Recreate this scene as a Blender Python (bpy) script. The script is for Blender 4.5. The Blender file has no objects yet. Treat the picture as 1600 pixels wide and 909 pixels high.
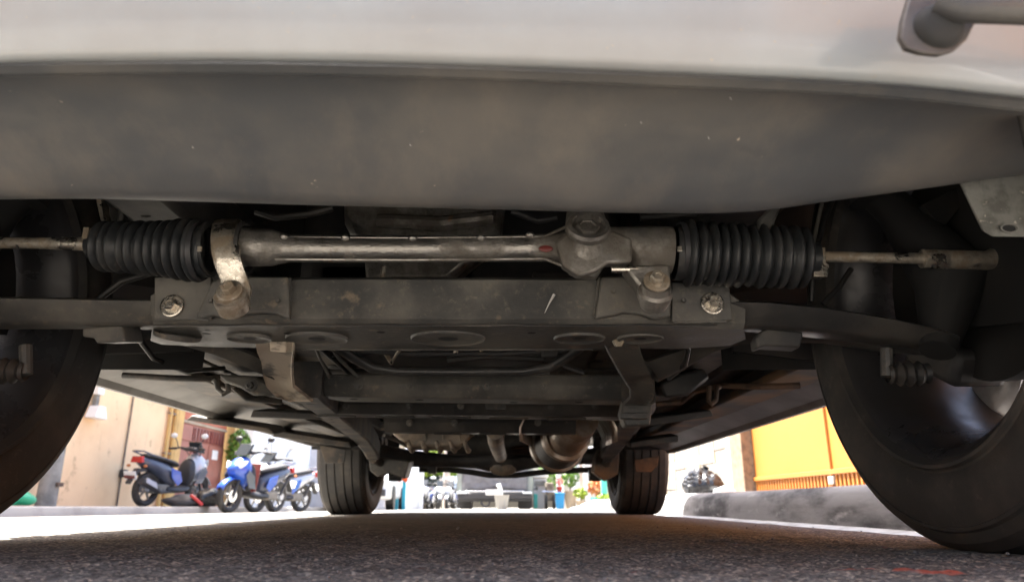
import bpy, bmesh, math, random
import numpy as np
from mathutils import Vector, Matrix

random.seed(7); rng = np.random.default_rng(7)
R_ = math.radians
sc = bpy.context.scene
col = sc.collection

# ------------------------------------------------------------------ camera
CAM_H, FPX, PITCH = 0.057, 1090.0, math.atan((785 - 454.5) / 1090.0)
cam_d = bpy.data.cameras.new('camera'); cam = bpy.data.objects.new('camera', cam_d); col.objects.link(cam)
cam.location = (0, 0, CAM_H); cam.rotation_euler = (math.pi / 2 + PITCH, 0, 0)
cam_d.sensor_width = 36; cam_d.lens = 36 * FPX / 1600; cam_d.clip_start = 0.02; cam_d.clip_end = 2000
cam_d.dof.use_dof = True; cam_d.dof.focus_distance = 1.05; cam_d.dof.aperture_fstop = 6.8
sc.camera = cam

# ------------------------------------------------------------------ sky, sun, exposure
SUN_TO = Vector((-0.33, 0.18, 1.0)).normalized()
w = bpy.data.worlds.new('World'); sc.world = w; w.use_nodes = True
nt = w.node_tree; bg = nt.nodes['Background']
sky = nt.nodes.new('ShaderNodeTexSky'); sky.sky_type = 'NISHITA'; sky.sun_disc = False
sky.sun_elevation = math.asin(SUN_TO.z); sky.sun_rotation = math.atan2(SUN_TO.x, SUN_TO.y)
sky.air_density = 0.8; sky.dust_density = 5.0; sky.ozone_density = 0.3
nt.links.new(sky.outputs[0], bg.inputs[0]); bg.inputs[1].default_value = 0.09
sl = bpy.data.lights.new('sun', 'SUN'); sl.energy = 5.0; sl.angle = R_(0.53); sl.color = (1, 0.96, 0.91)
so = bpy.data.objects.new('sun', sl); col.objects.link(so); so.rotation_euler = SUN_TO.to_track_quat('Z', 'Y').to_euler(); so.location = SUN_TO * 60
sc.view_settings.view_transform = 'Standard'; sc.view_settings.look = 'None'
sc.view_settings.exposure = 3.1; sc.view_settings.gamma = 1.0; sc.view_settings.use_curve_mapping = False
sc.render.engine = 'CYCLES'
sc.cycles.use_denoising = True
sc.cycles.max_bounces = 14; sc.cycles.diffuse_bounces = 8; sc.cycles.glossy_bounces = 5
sc.cycles.sample_clamp_indirect = 8.0

# ------------------------------------------------------------------ geometry helpers
CP, SP = math.cos(PITCH), math.sin(PITCH)
def P(px, py, Y):
    """world point at street depth Y seen at photo pixel (px, py); used to read real sizes off the photograph"""
    a, u = px - 800.0, 454.5 - py
    d = Vector((a, FPX * CP - u * SP, FPX * SP + u * CP))
    return Vector((0, 0, CAM_H)) + d * (Y / d.y)
def xat(px, Y, z=0.2): return (px - 800.0) * (Y * CP + (z - CAM_H) * SP) / FPX
def zat(py, Y): return P(800, py, Y).z
def pxm(Y, n, z=0.35): return n * (Y * CP + (z - CAM_H) * SP) / FPX
def smooth(a, b, x): t = min(1, max(0, (x - a) / (b - a))); return t * t * (3 - 2 * t)
def road_z(x, y):
    z = -0.0066 * max(0.0, y - 4.2)
    z -= 0.034 * smooth(0.70, 1.0, x) * (1 - smooth(9, 14, y))
    z -= 0.05 * smooth(1.2, 4.6, -x)
    return z
def fr(d):
    d = Vector(d).normalized(); a = Vector((0, 0, 1)) if abs(d.z) < 0.9 else Vector((1, 0, 0))
    u = d.cross(a).normalized(); return d, u, u.cross(d).normalized()

class MB:
    def __init__(s): s.v, s.f = [], []
    def add(s, v, f): n = len(s.v); s.v += [tuple(x) for x in v]; s.f += [tuple(i + n for i in q) for q in f]; return s
    def box(s, c, d, rz=0.0, M=None):
        hx, hy, hz = d[0] / 2, d[1] / 2, d[2] / 2
        v = [Vector((x, y, z)) for z in (-hz, hz) for x, y in ((-hx, -hy), (hx, -hy), (hx, hy), (-hx, hy))]
        m = M if M is not None else Matrix.Rotation(rz, 3, 'Z')
        return s.add([m @ p + Vector(c) for p in v], [(3, 2, 1, 0), (4, 5, 6, 7), (0, 1, 5, 4), (1, 2, 6, 5), (2, 3, 7, 6), (3, 0, 4, 7)])
    def tube(s, pts, r, n=12, caps=True):
        pts = [Vector(p) for p in pts]; rs = r if isinstance(r, (list, tuple)) else [r] * len(pts)
        v, f = [], []; pu = None
        for i, p in enumerate(pts):
            d = (pts[min(i + 1, len(pts) - 1)] - pts[max(i - 1, 0)]).normalized()
            if pu is None: _, u, _w = fr(d)
            else:
                u = pu - d * pu.dot(d); u = u.normalized() if u.length > 1e-6 else fr(d)[1]
            pu = u; w_ = d.cross(u)
            for k in range(n): a = 2 * math.pi * k / n; v.append(p + (u * math.cos(a) + w_ * math.sin(a)) * rs[i])
        for i in range(len(pts) - 1):
            for k in range(n): f.append((i * n + k, i * n + (k + 1) % n, (i + 1) * n + (k + 1) % n, (i + 1) * n + k))
        if caps: f.append(tuple(range(n - 1, -1, -1))); f.append(tuple((len(pts) - 1) * n + k for k in range(n)))
        return s.add(v, f)
    def lathe(s, prof, c, axis, n=40, closed=False, squash=None):
        """prof = [(along, radius)]"""
        d, u, w_ = fr(axis); c = Vector(c); v, f = [], []
        m = len(prof)
        for k in range(n):
            a = 2 * math.pi * k / n; e = u * math.cos(a) + w_ * math.sin(a)
            if squash: e = u * math.cos(a) * squash[0] + w_ * math.sin(a) * squash[1]
            for (t, r) in prof: v.append(c + d * t + e * r)
        for k in range(n):
            k2 = (k + 1) % n
            for i in range(m if closed else m - 1):
                j = (i + 1) % m; f.append((k * m + i, k * m + j, k2 * m + j, k2 * m + i))
        return s.add(v, f)
    def cyl(s, a, b, r, n=16): return s.tube([a, b], r, n)
    def prism(s, pts, vec):
        n = len(pts); vec = Vector(vec); v = [Vector(p) for p in pts] + [Vector(p) + vec for p in pts]
        f = [tuple(range(n - 1, -1, -1)), tuple(range(n, 2 * n))] + [(i, (i + 1) % n, n + (i + 1) % n, n + i) for i in range(n)]
        return s.add(v, f)
    def grid(s, rows, closed=False):
        m = len(rows[0]); v = [p for r in rows for p in r]; f = []
        for i in range(len(rows) - 1):
            for k in range(m if closed else m - 1):
                k2 = (k + 1) % m; f.append((i * m + k, i * m + k2, (i + 1) * m + k2, (i + 1) * m + k))
        return s.add(v, f)
    def loft(s, secs):
        m = len(secs[0]); s.grid(secs, True); n = len(s.v) - m * len(secs)
        s.f.append(tuple(n + k for k in range(m - 1, -1, -1))); s.f.append(tuple(n + (len(secs) - 1) * m + k for k in range(m)))
        return s
    def ball(s, c, r, n=12, sq=(1, 1, 1)):
        c = Vector(c); v, f = [], []; m = n // 2
        for i in range(m + 1):
            t = math.pi * i / m
            for k in range(n): a = 2 * math.pi * k / n; v.append(c + Vector((math.sin(t) * math.cos(a) * sq[0], math.sin(t) * math.sin(a) * sq[1], math.cos(t) * sq[2])) * r)
        for i in range(m):
            for k in range(n): f.append((i * n + k, (i + 1) * n + k, (i + 1) * n + (k + 1) % n, i * n + (k + 1) % n))
        return s.add(v, f)
    def build(s, name, m, parent=None, bevel=0.0, sub=0, flat=False, ang=35, solid=0.0, noise=0.0):
        me = bpy.data.meshes.new(name); me.from_pydata(s.v, [], s.f); me.update()
        bm = bmesh.new(); bm.from_mesh(me); bmesh.ops.remove_doubles(bm, verts=bm.verts, dist=1e-6)
        bmesh.ops.recalc_face_normals(bm, faces=bm.faces); bm.to_mesh(me); bm.free()
        me.materials.append(m)
        o = bpy.data.objects.new(name, me); col.objects.link(o)
        if not flat:
            for p in me.polygons: p.use_smooth = True
            me.set_sharp_from_angle(angle=R_(ang))
        if solid: md = o.modifiers.new('solid', 'SOLIDIFY'); md.thickness = solid; md.offset = 0
        if bevel: md = o.modifiers.new('bevel', 'BEVEL'); md.width = bevel; md.segments = 2; md.limit_method = 'ANGLE'; md.angle_limit = R_(40)
        if sub: md = o.modifiers.new('sub', 'SUBSURF'); md.levels = sub; md.render_levels = sub
        if parent is not None:
            o.parent = parent
            o.matrix_parent_inverse = Matrix.Translation(-parent.location) if parent.get('world_parts') else Matrix.Identity(4)
        return o

def thing(name, label, cat, loc=(0, 0, 0), rz=0.0, group=None, world_parts=True):
    o = bpy.data.objects.new(name, None); col.objects.link(o); o.location = loc; o.rotation_euler = (0, 0, rz)
    o.empty_display_size = 0.1; o['label'] = label; o['category'] = cat; o['kind'] = 'thing'
    if group: o['group'] = group
    if world_parts: o['world_parts'] = True
    return o
def tag(o, label, cat, group=None):
    o['label'] = label; o['category'] = cat; o['kind'] = 'thing'
    if group: o['group'] = group
    return o
def struct(o): o['kind'] = 'structure'; return o
def copy_tree(o, parent=None):
    c = o.copy(); col.objects.link(c); c.parent = parent
    if parent is not None: c.matrix_parent_inverse = o.matrix_parent_inverse.copy()
    for ch in [x for x in bpy.data.objects if x.parent == o]: copy_tree(ch, c)
    return c

# ------------------------------------------------------------------ materials
def mat(name, c, rough=0.6, metal=0.0, c2=None, scale=8.0, lo=0.4, hi=0.65, bump=0.0, bscale=None, coat=0.0, rough2=None, detail=6.0, stretch=None,
        c3=None, scale3=30.0, lo3=0.62, hi3=0.72, c4=None, scale4=20.0, lo4=0.55, hi4=0.7, stretch4=(1, 1, 1), f4=0.6, bdist=0.004):
    m = bpy.data.materials.new(name); m.use_nodes = True; t = m.node_tree; b = t.nodes['Principled BSDF']
    b.inputs['Base Color'].default_value = (*c, 1); b.inputs['Roughness'].default_value = rough; b.inputs['Metallic'].default_value = metal
    if coat: b.inputs['Coat Weight'].default_value = coat; b.inputs['Coat Roughness'].default_value = 0.08
    tc = t.nodes.new('ShaderNodeTexCoord'); src = tc.outputs['Object']
    if stretch:
        mp = t.nodes.new('ShaderNodeMapping'); mp.inputs['Scale'].default_value = stretch; t.links.new(src, mp.inputs[0]); src = mp.outputs[0]
    def nz(sc_, de=detail):
        n = t.nodes.new('ShaderNodeTexNoise'); n.inputs['Scale'].default_value = sc_; n.inputs['Detail'].default_value = de; n.inputs['Roughness'].default_value = 0.62
        t.links.new(src, n.inputs['Vector']); return n
    out = None
    if c2 is not None:
        n = nz(scale); r = t.nodes.new('ShaderNodeMapRange'); r.interpolation_type = 'SMOOTHSTEP'
        r.inputs[1].default_value = lo; r.inputs[2].default_value = hi; t.links.new(n.outputs[0], r.inputs[0])
        mx = t.nodes.new('ShaderNodeMix'); mx.data_type = 'RGBA'; mx.inputs[6].default_value = (*c, 1); mx.inputs[7].default_value = (*c2, 1)
        t.links.new(r.outputs[0], mx.inputs[0]); out = mx.outputs[2]
        if rough2 is not None:
            q = t.nodes.new('ShaderNodeMapRange'); q.inputs[3].default_value = rough; q.inputs[4].default_value = rough2
            t.links.new(r.outputs[0], q.inputs[0]); t.links.new(q.outputs[0], b.inputs['Roughness'])
            if metal:
                q2 = t.nodes.new('ShaderNodeMapRange'); q2.inputs[3].default_value = metal; q2.inputs[4].default_value = metal * 0.25
                t.links.new(r.outputs[0], q2.inputs[0]); t.links.new(q2.outputs[0], b.inputs['Metallic'])
    if c3 is not None:
        n = nz(scale3); r = t.nodes.new('ShaderNodeMapRange'); r.inputs[1].default_value = lo3; r.inputs[2].default_value = hi3; t.links.new(n.outputs[0], r.inputs[0])
        mx = t.nodes.new('ShaderNodeMix'); mx.data_type = 'RGBA'; mx.inputs[7].default_value = (*c3, 1)
        if out is not None: t.links.new(out, mx.inputs[6])
        else: mx.inputs[6].default_value = (*c, 1)
        t.links.new(r.outputs[0], mx.inputs[0]); out = mx.outputs[2]
    if c4 is not None:
        mp = t.nodes.new('ShaderNodeMapping'); mp.inputs['Scale'].default_value = stretch4; t.links.new(tc.outputs['Object'], mp.inputs[0])
        n = t.nodes.new('ShaderNodeTexNoise'); n.inputs['Scale'].default_value = scale4; n.inputs['Detail'].default_value = 9; n.inputs['Roughness'].default_value = 0.7; t.links.new(mp.outputs[0], n.inputs['Vector'])
        r = t.nodes.new('ShaderNodeMapRange'); r.inputs[1].default_value = lo4; r.inputs[2].default_value = hi4; r.inputs[4].default_value = f4; t.links.new(n.outputs[0], r.inputs[0])
        mx = t.nodes.new('ShaderNodeMix'); mx.data_type = 'RGBA'; mx.inputs[7].default_value = (*c4, 1)
        if out is not None: t.links.new(out, mx.inputs[6])
        else: mx.inputs[6].default_value = (*c, 1)
        t.links.new(r.outputs[0], mx.inputs[0]); out = mx.outputs[2]
    if out is not None: t.links.new(out, b.inputs['Base Color'])
    if bump:
        n = nz(bscale or scale * 4); bp = t.nodes.new('ShaderNodeBump'); bp.inputs['Strength'].default_value = bump; bp.inputs['Distance'].default_value = bdist
        t.links.new(n.outputs[0], bp.inputs['Height']); t.links.new(bp.outputs[0], b.inputs['Normal'])
    return m
M = {}
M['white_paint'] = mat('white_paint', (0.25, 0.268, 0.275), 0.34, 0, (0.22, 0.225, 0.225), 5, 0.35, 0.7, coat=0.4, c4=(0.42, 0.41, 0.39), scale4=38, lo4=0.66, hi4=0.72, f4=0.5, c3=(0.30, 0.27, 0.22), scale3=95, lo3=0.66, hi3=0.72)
M['valance'] = mat('dusty_black_plastic', (0.072, 0.075, 0.079), 0.42, 0, (0.125, 0.116, 0.104), 4.5, 0.38, 0.72, bump=0.18, bscale=700, bdist=0.001, rough2=0.7, c4=(0.24, 0.20, 0.155), scale4=14, lo4=0.50, hi4=0.80, stretch4=(1.2, 0.7, 0.7), f4=0.28, c3=(0.42, 0.36, 0.28), scale3=70, lo3=0.715, hi3=0.75)
M['bracket'] = mat('greyed_steel', (0.075, 0.066, 0.06), 0.6, 0.1, (0.05, 0.045, 0.042), 30, bump=0.15, bscale=160)
M['galv'] = mat('mottled_grey_plate', (0.18, 0.18, 0.165), 0.7, 0.1, (0.10, 0.10, 0.09), 45, 0.4, 0.62, bump=0.25, bscale=140, c3=(0.45, 0.42, 0.36), scale3=90, lo3=0.62, hi3=0.7)
M['liner'] = mat('felt_liner', (0.012, 0.012, 0.012), 0.9, 0, (0.02, 0.018, 0.016), 9)
M['rubber'] = mat('black_rubber', (0.018, 0.018, 0.018), 0.55, 0, (0.045, 0.04, 0.035), 9, 0.42, 0.7)
M['boot'] = mat('gaiter_rubber', (0.020, 0.022, 0.024), 0.45, 0, (0.045, 0.043, 0.04), 20, 0.45, 0.72, bump=0.12, bscale=200, rough2=0.75, c4=(0.13, 0.11, 0.085), scale4=65, lo4=0.58, hi4=0.74, f4=0.55)
M['tyre'] = mat('tyre_rubber', (0.030, 0.029, 0.028), 0.7, 0, (0.075, 0.066, 0.056), 7, 0.40, 0.70, bump=0.2, bscale=260, bdist=0.002, c4=(0.15, 0.125, 0.10), scale4=45, lo4=0.58, hi4=0.74, f4=0.5)
M['alu'] = mat('cast_aluminium', (0.34, 0.325, 0.30), 0.30, 0.9, (0.13, 0.115, 0.095), 16, 0.40, 0.64, bump=0.5, bscale=260, bdist=0.002, c4=(0.10, 0.085, 0.065), scale4=55, lo4=0.56, hi4=0.70, f4=0.75, rough2=0.7, c3=(0.30, 0.17, 0.08), scale3=26, lo3=0.66, hi3=0.75)
M['zinc'] = mat('zinc_plated_steel', (0.58, 0.54, 0.47), 0.26, 0.95, (0.26, 0.21, 0.15), 28, 0.42, 0.62, bump=0.45, bscale=190, bdist=0.002, rough2=0.65, c4=(0.11, 0.085, 0.06), scale4=70, lo4=0.56, hi4=0.70, f4=0.8)
M['frame'] = mat('dusty_black_steel', (0.06, 0.06, 0.058), 0.42, 0, (0.155, 0.145, 0.125), 7, 0.36, 0.68, bump=0.22, bscale=150, rough2=0.72, c3=(0.24, 0.19, 0.14), scale3=34, lo3=0.60, hi3=0.74, c4=(0.25, 0.215, 0.165), scale4=75, lo4=0.56, hi4=0.72, f4=0.55)
M['frame_dark'] = mat('black_steel', (0.035, 0.035, 0.035), 0.30, 0, (0.085, 0.078, 0.068), 8, 0.42, 0.72, bump=0.2, bscale=130, rough2=0.7, c4=(0.19, 0.15, 0.11), scale4=60, lo4=0.60, hi4=0.74, f4=0.6)
M['worn'] = mat('scuffed_strap_steel', (0.10, 0.09, 0.08), 0.45, 0.3, (0.55, 0.47, 0.37), 24, 0.32, 0.52, bump=0.3, bscale=90, rough2=0.75, stretch=(1, 0.5, 2.2))
M['under'] = mat('underbody_coating', (0.038, 0.037, 0.036), 0.65, 0, (0.11, 0.09, 0.07), 7, 0.42, 0.62, bump=0.35, bscale=110, c4=(0.24, 0.17, 0.11), scale4=26, lo4=0.58, hi4=0.72, f4=0.55)
M['under_brown'] = mat('rusty_underbody', (0.10, 0.09, 0.08), 0.8, 0, (0.22, 0.14, 0.08), 7, 0.42, 0.62, bump=0.2, bscale=60)
M['sill'] = mat('dirty_white_sill', (0.12, 0.113, 0.104), 0.5, 0, (0.06, 0.053, 0.045), 6, 0.35, 0.65, c3=(0.12, 0.10, 0.08), scale3=30)
M['engine'] = mat('dark_engine', (0.035, 0.035, 0.037), 0.55, 0, (0.075, 0.07, 0.062), 12, 0.42, 0.7, bump=0.2, bscale=40)
M['pan'] = mat('sooty_cast_pan', (0.24, 0.215, 0.185), 0.55, 0.3, (0.45, 0.37, 0.28), 14, 0.4, 0.65, bump=0.2, bscale=70)
M['exhaust'] = mat('exhaust_steel', (0.48, 0.42, 0.36), 0.36, 0.9, (0.26, 0.18, 0.12), 14, 0.42, 0.66, rough2=0.6, bump=0.08, bscale=60)
M['rim'] = mat('alloy_rim', (0.62, 0.63, 0.65), 0.28, 0.8, (0.34, 0.33, 0.32), 9, 0.42, 0.72, rough2=0.5)
M['barrel'] = mat('grey_rim_barrel', (0.05, 0.05, 0.054), 0.25, 0.3, (0.035, 0.033, 0.032), 7, 0.38, 0.7, rough2=0.55)
M['rust'] = mat('rusty_iron', (0.16, 0.10, 0.065), 0.75, 0.3, (0.08, 0.06, 0.05), 20, bump=0.2, bscale=80)
M['black'] = mat('matt_black', (0.012, 0.012, 0.012), 0.8)
M['glass'] = mat('dark_glass', (0.02, 0.025, 0.03), 0.06, 0.0)
# ----- street
M['kerb'] = mat('stained_concrete', (0.28, 0.275, 0.27), 0.9, 0, (0.05, 0.048, 0.047), 2.4, 0.42, 0.60, bump=0.4, bscale=38, detail=10, stretch=(1, 0.45, 1.7), c3=(0.40, 0.39, 0.375), scale3=14, lo3=0.58, hi3=0.7)
M['grit'] = mat('road_grit', (0.22, 0.21, 0.20), 0.9, 0, (0.12, 0.115, 0.11), 60)
M['painted_sun_gutter'] = mat('pale_sun_and_scrape', (0.55, 0.54, 0.52), 0.9, 0, (0.36, 0.35, 0.33), 14, bump=0.2, bscale=60)  # pale tone paints sunlight on the kerb-foot strip; lent to scrapes too
M['pave'] = mat('pavement_concrete', (0.40, 0.38, 0.35), 0.9, 0, (0.28, 0.265, 0.24), 1.6, bump=0.15, bscale=30)
M['peach'] = mat('peach_plaster', (0.86, 0.62, 0.38), 0.85, 0, (0.78, 0.54, 0.32), 1.3, 0.42, 0.7, bump=0.08, bscale=20, c3=(0.42, 0.27, 0.15), scale3=3.2, lo3=0.60, hi3=0.75, c4=(0.45, 0.33, 0.22), scale4=9, lo4=0.60, hi4=0.72, stretch4=(1, 1, 0.25), f4=0.5)
M['peach2'] = mat('ochre_plaster', (0.64, 0.42, 0.16), 0.85, 0, (0.5, 0.32, 0.13), 2, 0.42, 0.7)
M['gate_brown'] = mat('brown_red_gate_paint', (0.36, 0.135, 0.095), 0.6, 0, (0.30, 0.12, 0.085), 3, 0.4, 0.7)
M['gate_red'] = mat('red_transom_paint', (0.46, 0.12, 0.06), 0.6)
M['white_wall'] = mat('white_wall_plaster', (0.80, 0.81, 0.83), 0.85, 0, (0.70, 0.71, 0.73), 1.2, 0.42, 0.7)
M['white_thing'] = mat('white_enamel', (0.80, 0.80, 0.78), 0.45)
M['conc'] = mat('grey_post_concrete', (0.27, 0.26, 0.235), 0.9, 0, (0.16, 0.155, 0.14), 5, 0.4, 0.65, bump=0.3, bscale=25)
M['yellow'] = mat('yellow_gate_paint', (0.36, 0.135, 0.022), 0.5, 0, (0.33, 0.12, 0.02), 2, 0.42, 0.7)
M['cream'] = mat('cream_wall_block', (0.24, 0.213, 0.18), 0.9, 0, (0.15, 0.13, 0.105), 10, 0.42, 0.62, bump=0.9, bscale=22, c3=(0.30, 0.25, 0.2), scale3=26, lo3=0.62, hi3=0.7)
M['cream_plain'] = mat('cream_render', (0.42, 0.34, 0.25), 0.9, 0, (0.34, 0.27, 0.19), 4)
M['brown_post'] = mat('brown_stone_post', (0.22, 0.145, 0.09), 0.9, 0, (0.13, 0.09, 0.06), 12, bump=0.5, bscale=30)
M['bag_black'] = mat('black_plastic_bag', (0.008, 0.009, 0.011), 0.22, 0, (0.016, 0.017, 0.019), 14, bump=0.9, bscale=30)
M['bag_white'] = mat('white_plastic_bag', (0.75, 0.75, 0.74), 0.4, bump=0.6, bscale=30)
M['green'] = mat('green_plastic', (0.02, 0.33, 0.16), 0.4)
M['blue'] = mat('blue_fairing', (0.025, 0.085, 0.42), 0.22, 0, coat=0.6)
M['navy'] = mat('dark_blue_grey_fairing', (0.045, 0.055, 0.085), 0.3, coat=0.5)
M['silver'] = mat('silver_fairing', (0.50, 0.52, 0.56), 0.3, 0.4)
M['dark'] = mat('dark_plastic', (0.03, 0.03, 0.033), 0.5)
M['red'] = mat('red_lens', (0.42, 0.02, 0.015), 0.25)
M['maroon'] = mat('maroon_panel', (0.16, 0.035, 0.03), 0.35)
M['lens'] = mat('clear_lens', (0.72, 0.75, 0.76), 0.12)
M['chrome'] = mat('chrome', (0.75, 0.76, 0.78), 0.15, 1.0)
M['tarp'] = mat('grey_cover_cloth', (0.16, 0.16, 0.175), 0.8, 0, (0.12, 0.12, 0.13), 6, bump=0.2, bscale=12)
M['truck_paint'] = mat('grey_green_truck_paint', (0.24, 0.27, 0.25), 0.4, 0, (0.18, 0.2, 0.19), 3)
M['pail'] = mat('grey_pail', (0.33, 0.33, 0.31), 0.6)
M['cyan'] = mat('cyan_paint', (0.03, 0.42, 0.60), 0.5)
M['orange'] = mat('orange_cloth', (0.75, 0.12, 0.03), 0.7)
M['bin_blue'] = mat('blue_bin', (0.02, 0.28, 0.60), 0.4)
M['teal'] = mat('teal_paint', (0.10, 0.55, 0.46), 0.5)
M['terracotta'] = mat('terracotta', (0.48, 0.17, 0.05), 0.8, 0, (0.36, 0.12, 0.04), 10)
M['leaf'] = mat('tree_leaf', (0.085, 0.19, 0.02), 0.5, 0, (0.15, 0.26, 0.03), 1.2)
M['leaf_lime'] = mat('lime_leaf', (0.16, 0.25, 0.015), 0.5, 0, (0.22, 0.29, 0.02), 3)
M['leaf_red'] = mat('red_leaf', (0.42, 0.05, 0.04), 0.5)
M['bark'] = mat('grey_bark', (0.22, 0.18, 0.14), 0.9, 0, (0.13, 0.1, 0.08), 8, bump=0.5, bscale=20)
M['car_silver'] = mat('silver_car_paint', (0.66, 0.67, 0.69), 0.3, 0.2, coat=0.4)
M['car_dark'] = mat('dark_blue_car_paint', (0.05, 0.07, 0.10), 0.3, coat=0.4)
M['house_grey'] = mat('pale_grey_house', (0.62, 0.60, 0.60), 0.85, 0, (0.52, 0.5, 0.5), 1.0)
M['house_tan'] = mat('tan_house', (0.55, 0.47, 0.40), 0.85, 0, (0.45, 0.38, 0.32), 1.0)
M['roof'] = mat('grey_metal_roof', (0.30, 0.31, 0.32), 0.6)

# asphalt
def asphalt():
    m = bpy.data.materials.new('asphalt'); m.use_nodes = True; t = m.node_tree; b = t.nodes['Principled BSDF']
    tc = t.nodes.new('ShaderNodeTexCoord')
    n1 = t.nodes.new('ShaderNodeTexNoise'); n1.inputs['Scale'].default_value = 1.7; n1.inputs['Detail'].default_value = 8
    n2 = t.nodes.new('ShaderNodeTexVoronoi'); n2.inputs['Scale'].default_value = 300
    n3 = t.nodes.new('ShaderNodeTexNoise'); n3.inputs['Scale'].default_value = 320; n3.inputs['Detail'].default_value = 3
    for n in (n1, n2, n3): t.links.new(tc.outputs['Object'], n.inputs['Vector'])
    r1 = t.nodes.new('ShaderNodeValToRGB'); r1.color_ramp.elements[0].position = 0.35; r1.color_ramp.elements[1].position = 0.7
    r1.color_ramp.elements[0].color = (0.175, 0.172, 0.160, 1); r1.color_ramp.elements[1].color = (0.25, 0.245, 0.225, 1); t.links.new(n1.outputs[0], r1.inputs[0])
    sep = t.nodes.new('ShaderNodeSeparateColor'); t.links.new(n2.outputs['Color'], sep.inputs[0])
    r2 = t.nodes.new('ShaderNodeValToRGB'); cr = r2.color_ramp
    cr.elements[0].position = 0.0; cr.elements[0].color = (0.25, 0.25, 0.26, 1); cr.elements[1].position = 1.0; cr.elements[1].color = (2.3, 2.05, 1.75, 1)
    e = cr.elements.new(0.75); e.color = (0.95, 0.93, 0.9, 1); t.links.new(sep.outputs[0], r2.inputs[0])
    mx = t.nodes.new('ShaderNodeMix'); mx.data_type = 'RGBA'; mx.blend_type = 'MULTIPLY'; mx.inputs[0].default_value = 1.0
    t.links.new(r1.outputs[0], mx.inputs[6]); t.links.new(r2.outputs[0], mx.inputs[7])
    n4 = t.nodes.new('ShaderNodeTexNoise'); n4.inputs['Scale'].default_value = 22; n4.inputs['Detail'].default_value = 8; n4.inputs['Roughness'].default_value = 0.7; t.links.new(tc.outputs['Object'], n4.inputs['Vector'])
    r4 = t.nodes.new('ShaderNodeMapRange'); r4.inputs[1].default_value = 0.35; r4.inputs[2].default_value = 0.68; r4.inputs[3].default_value = 0.55; r4.inputs[4].default_value = 1.3; t.links.new(n4.outputs[0], r4.inputs[0])
    m4 = t.nodes.new('ShaderNodeMix'); m4.data_type = 'RGBA'; m4.blend_type = 'MULTIPLY'; m4.inputs[0].default_value = 1.0; t.links.new(mx.outputs[2], m4.inputs[6]); t.links.new(r4.outputs[0], m4.inputs[7]); mx = m4
    at = t.nodes.new('ShaderNodeAttribute'); at.attribute_name = 'paint'
    m2 = t.nodes.new('ShaderNodeMix'); m2.data_type = 'RGBA'; m2.inputs[7].default_value = (0.50, 0.10, 0.055, 1)
    t.links.new(at.outputs['Fac'], m2.inputs[0]); t.links.new(mx.outputs[2], m2.inputs[6]); t.links.new(m2.outputs[2], b.inputs['Base Color'])
    b.inputs['Roughness'].default_value = 0.9
    bp = t.nodes.new('ShaderNodeBump'); bp.inputs['Strength'].default_value = 0.6; bp.inputs['Distance'].default_value = 0.002
    t.links.new(n3.outputs[0], bp.inputs['Height']); t.links.new(bp.outputs[0], b.inputs['Normal'])
    return m
M['asphalt'] = asphalt()

# ------------------------------------------------------------------ road (one sheet, fine near the lens)
def axis(parts):
    a = [np.arange(x0, x1, st) for x0, x1, st in parts]; return np.unique(np.round(np.concatenate(a), 5))
gx = axis([(-160, -20, 20), (-20, -6, 2), (-6, -1.2, 0.2), (-1.2, -0.5, 0.02), (-0.5, 0.5, 0.0045), (0.5, 1.3, 0.02), (1.3, 6, 0.3), (6, 20, 2), (20, 161, 20)])
gy = axis([(-60, -2, 6), (-2, 0.2, 0.1), (0.2, 0.85, 0.0045), (0.85, 1.6, 0.012), (1.6, 5, 0.06), (5, 16, 0.4), (16, 60, 4), (60, 700, 40)])
GX, GY = np.meshgrid(gx, gy)
RZ = np.vectorize(road_z)(GX, GY)
near = np.clip((1.9 - GY) / 0.7, 0, 1) * np.clip((GY - 0.1) / 0.2, 0, 1) * np.clip((1.1 - np.abs(GX)) / 0.4, 0, 1)
rough = rng.normal(size=GX.shape); rough = (rough + np.roll(rough, 1, 0) + np.roll(rough, 1, 1) + np.roll(np.roll(rough, 1, 0), 1, 1)) / 4
RZ = RZ + near * (np.clip(rough, -1, 1.2) * 0.0017 + 0.0008 * np.sin(GX * 41 + np.sin(GY * 33) * 2))
ny, nx = GX.shape
idx = np.arange(nx * ny).reshape(ny, nx)
faces = np.stack([idx[:-1, :-1], idx[:-1, 1:], idx[1:, 1:], idx[1:, :-1]], -1).reshape(-1, 4)
me = bpy.data.meshes.new('road'); me.from_pydata(np.stack([GX, GY, RZ], -1).reshape(-1, 3).tolist(), [], faces.tolist()); me.update()
pa = me.attributes.new('paint', 'FLOAT', 'POINT')
pm = np.zeros_like(GX)
for (cx_, cy_, sx_, sy_) in ((0.305, 0.665, 0.018, 0.006), (0.34, 0.655, 0.012, 0.008), (0.365, 0.64, 0.02, 0.012), (0.385, 0.648, 0.012, 0.006)):
    pm = np.maximum(pm, np.exp(-((GX - cx_) / sx_) ** 2 - ((GY - cy_) / sy_) ** 2))
pm = np.clip((pm + 0.25 * rough - 0.35) * 2.5, 0, 0.85)
pa.data.foreach_set('value', pm.reshape(-1).astype(np.float32))
me.materials.append(M['asphalt'])
for p in me.polygons: p.use_smooth = True
road = bpy.data.objects.new('road', me); col.objects.link(road); struct(road)

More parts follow.
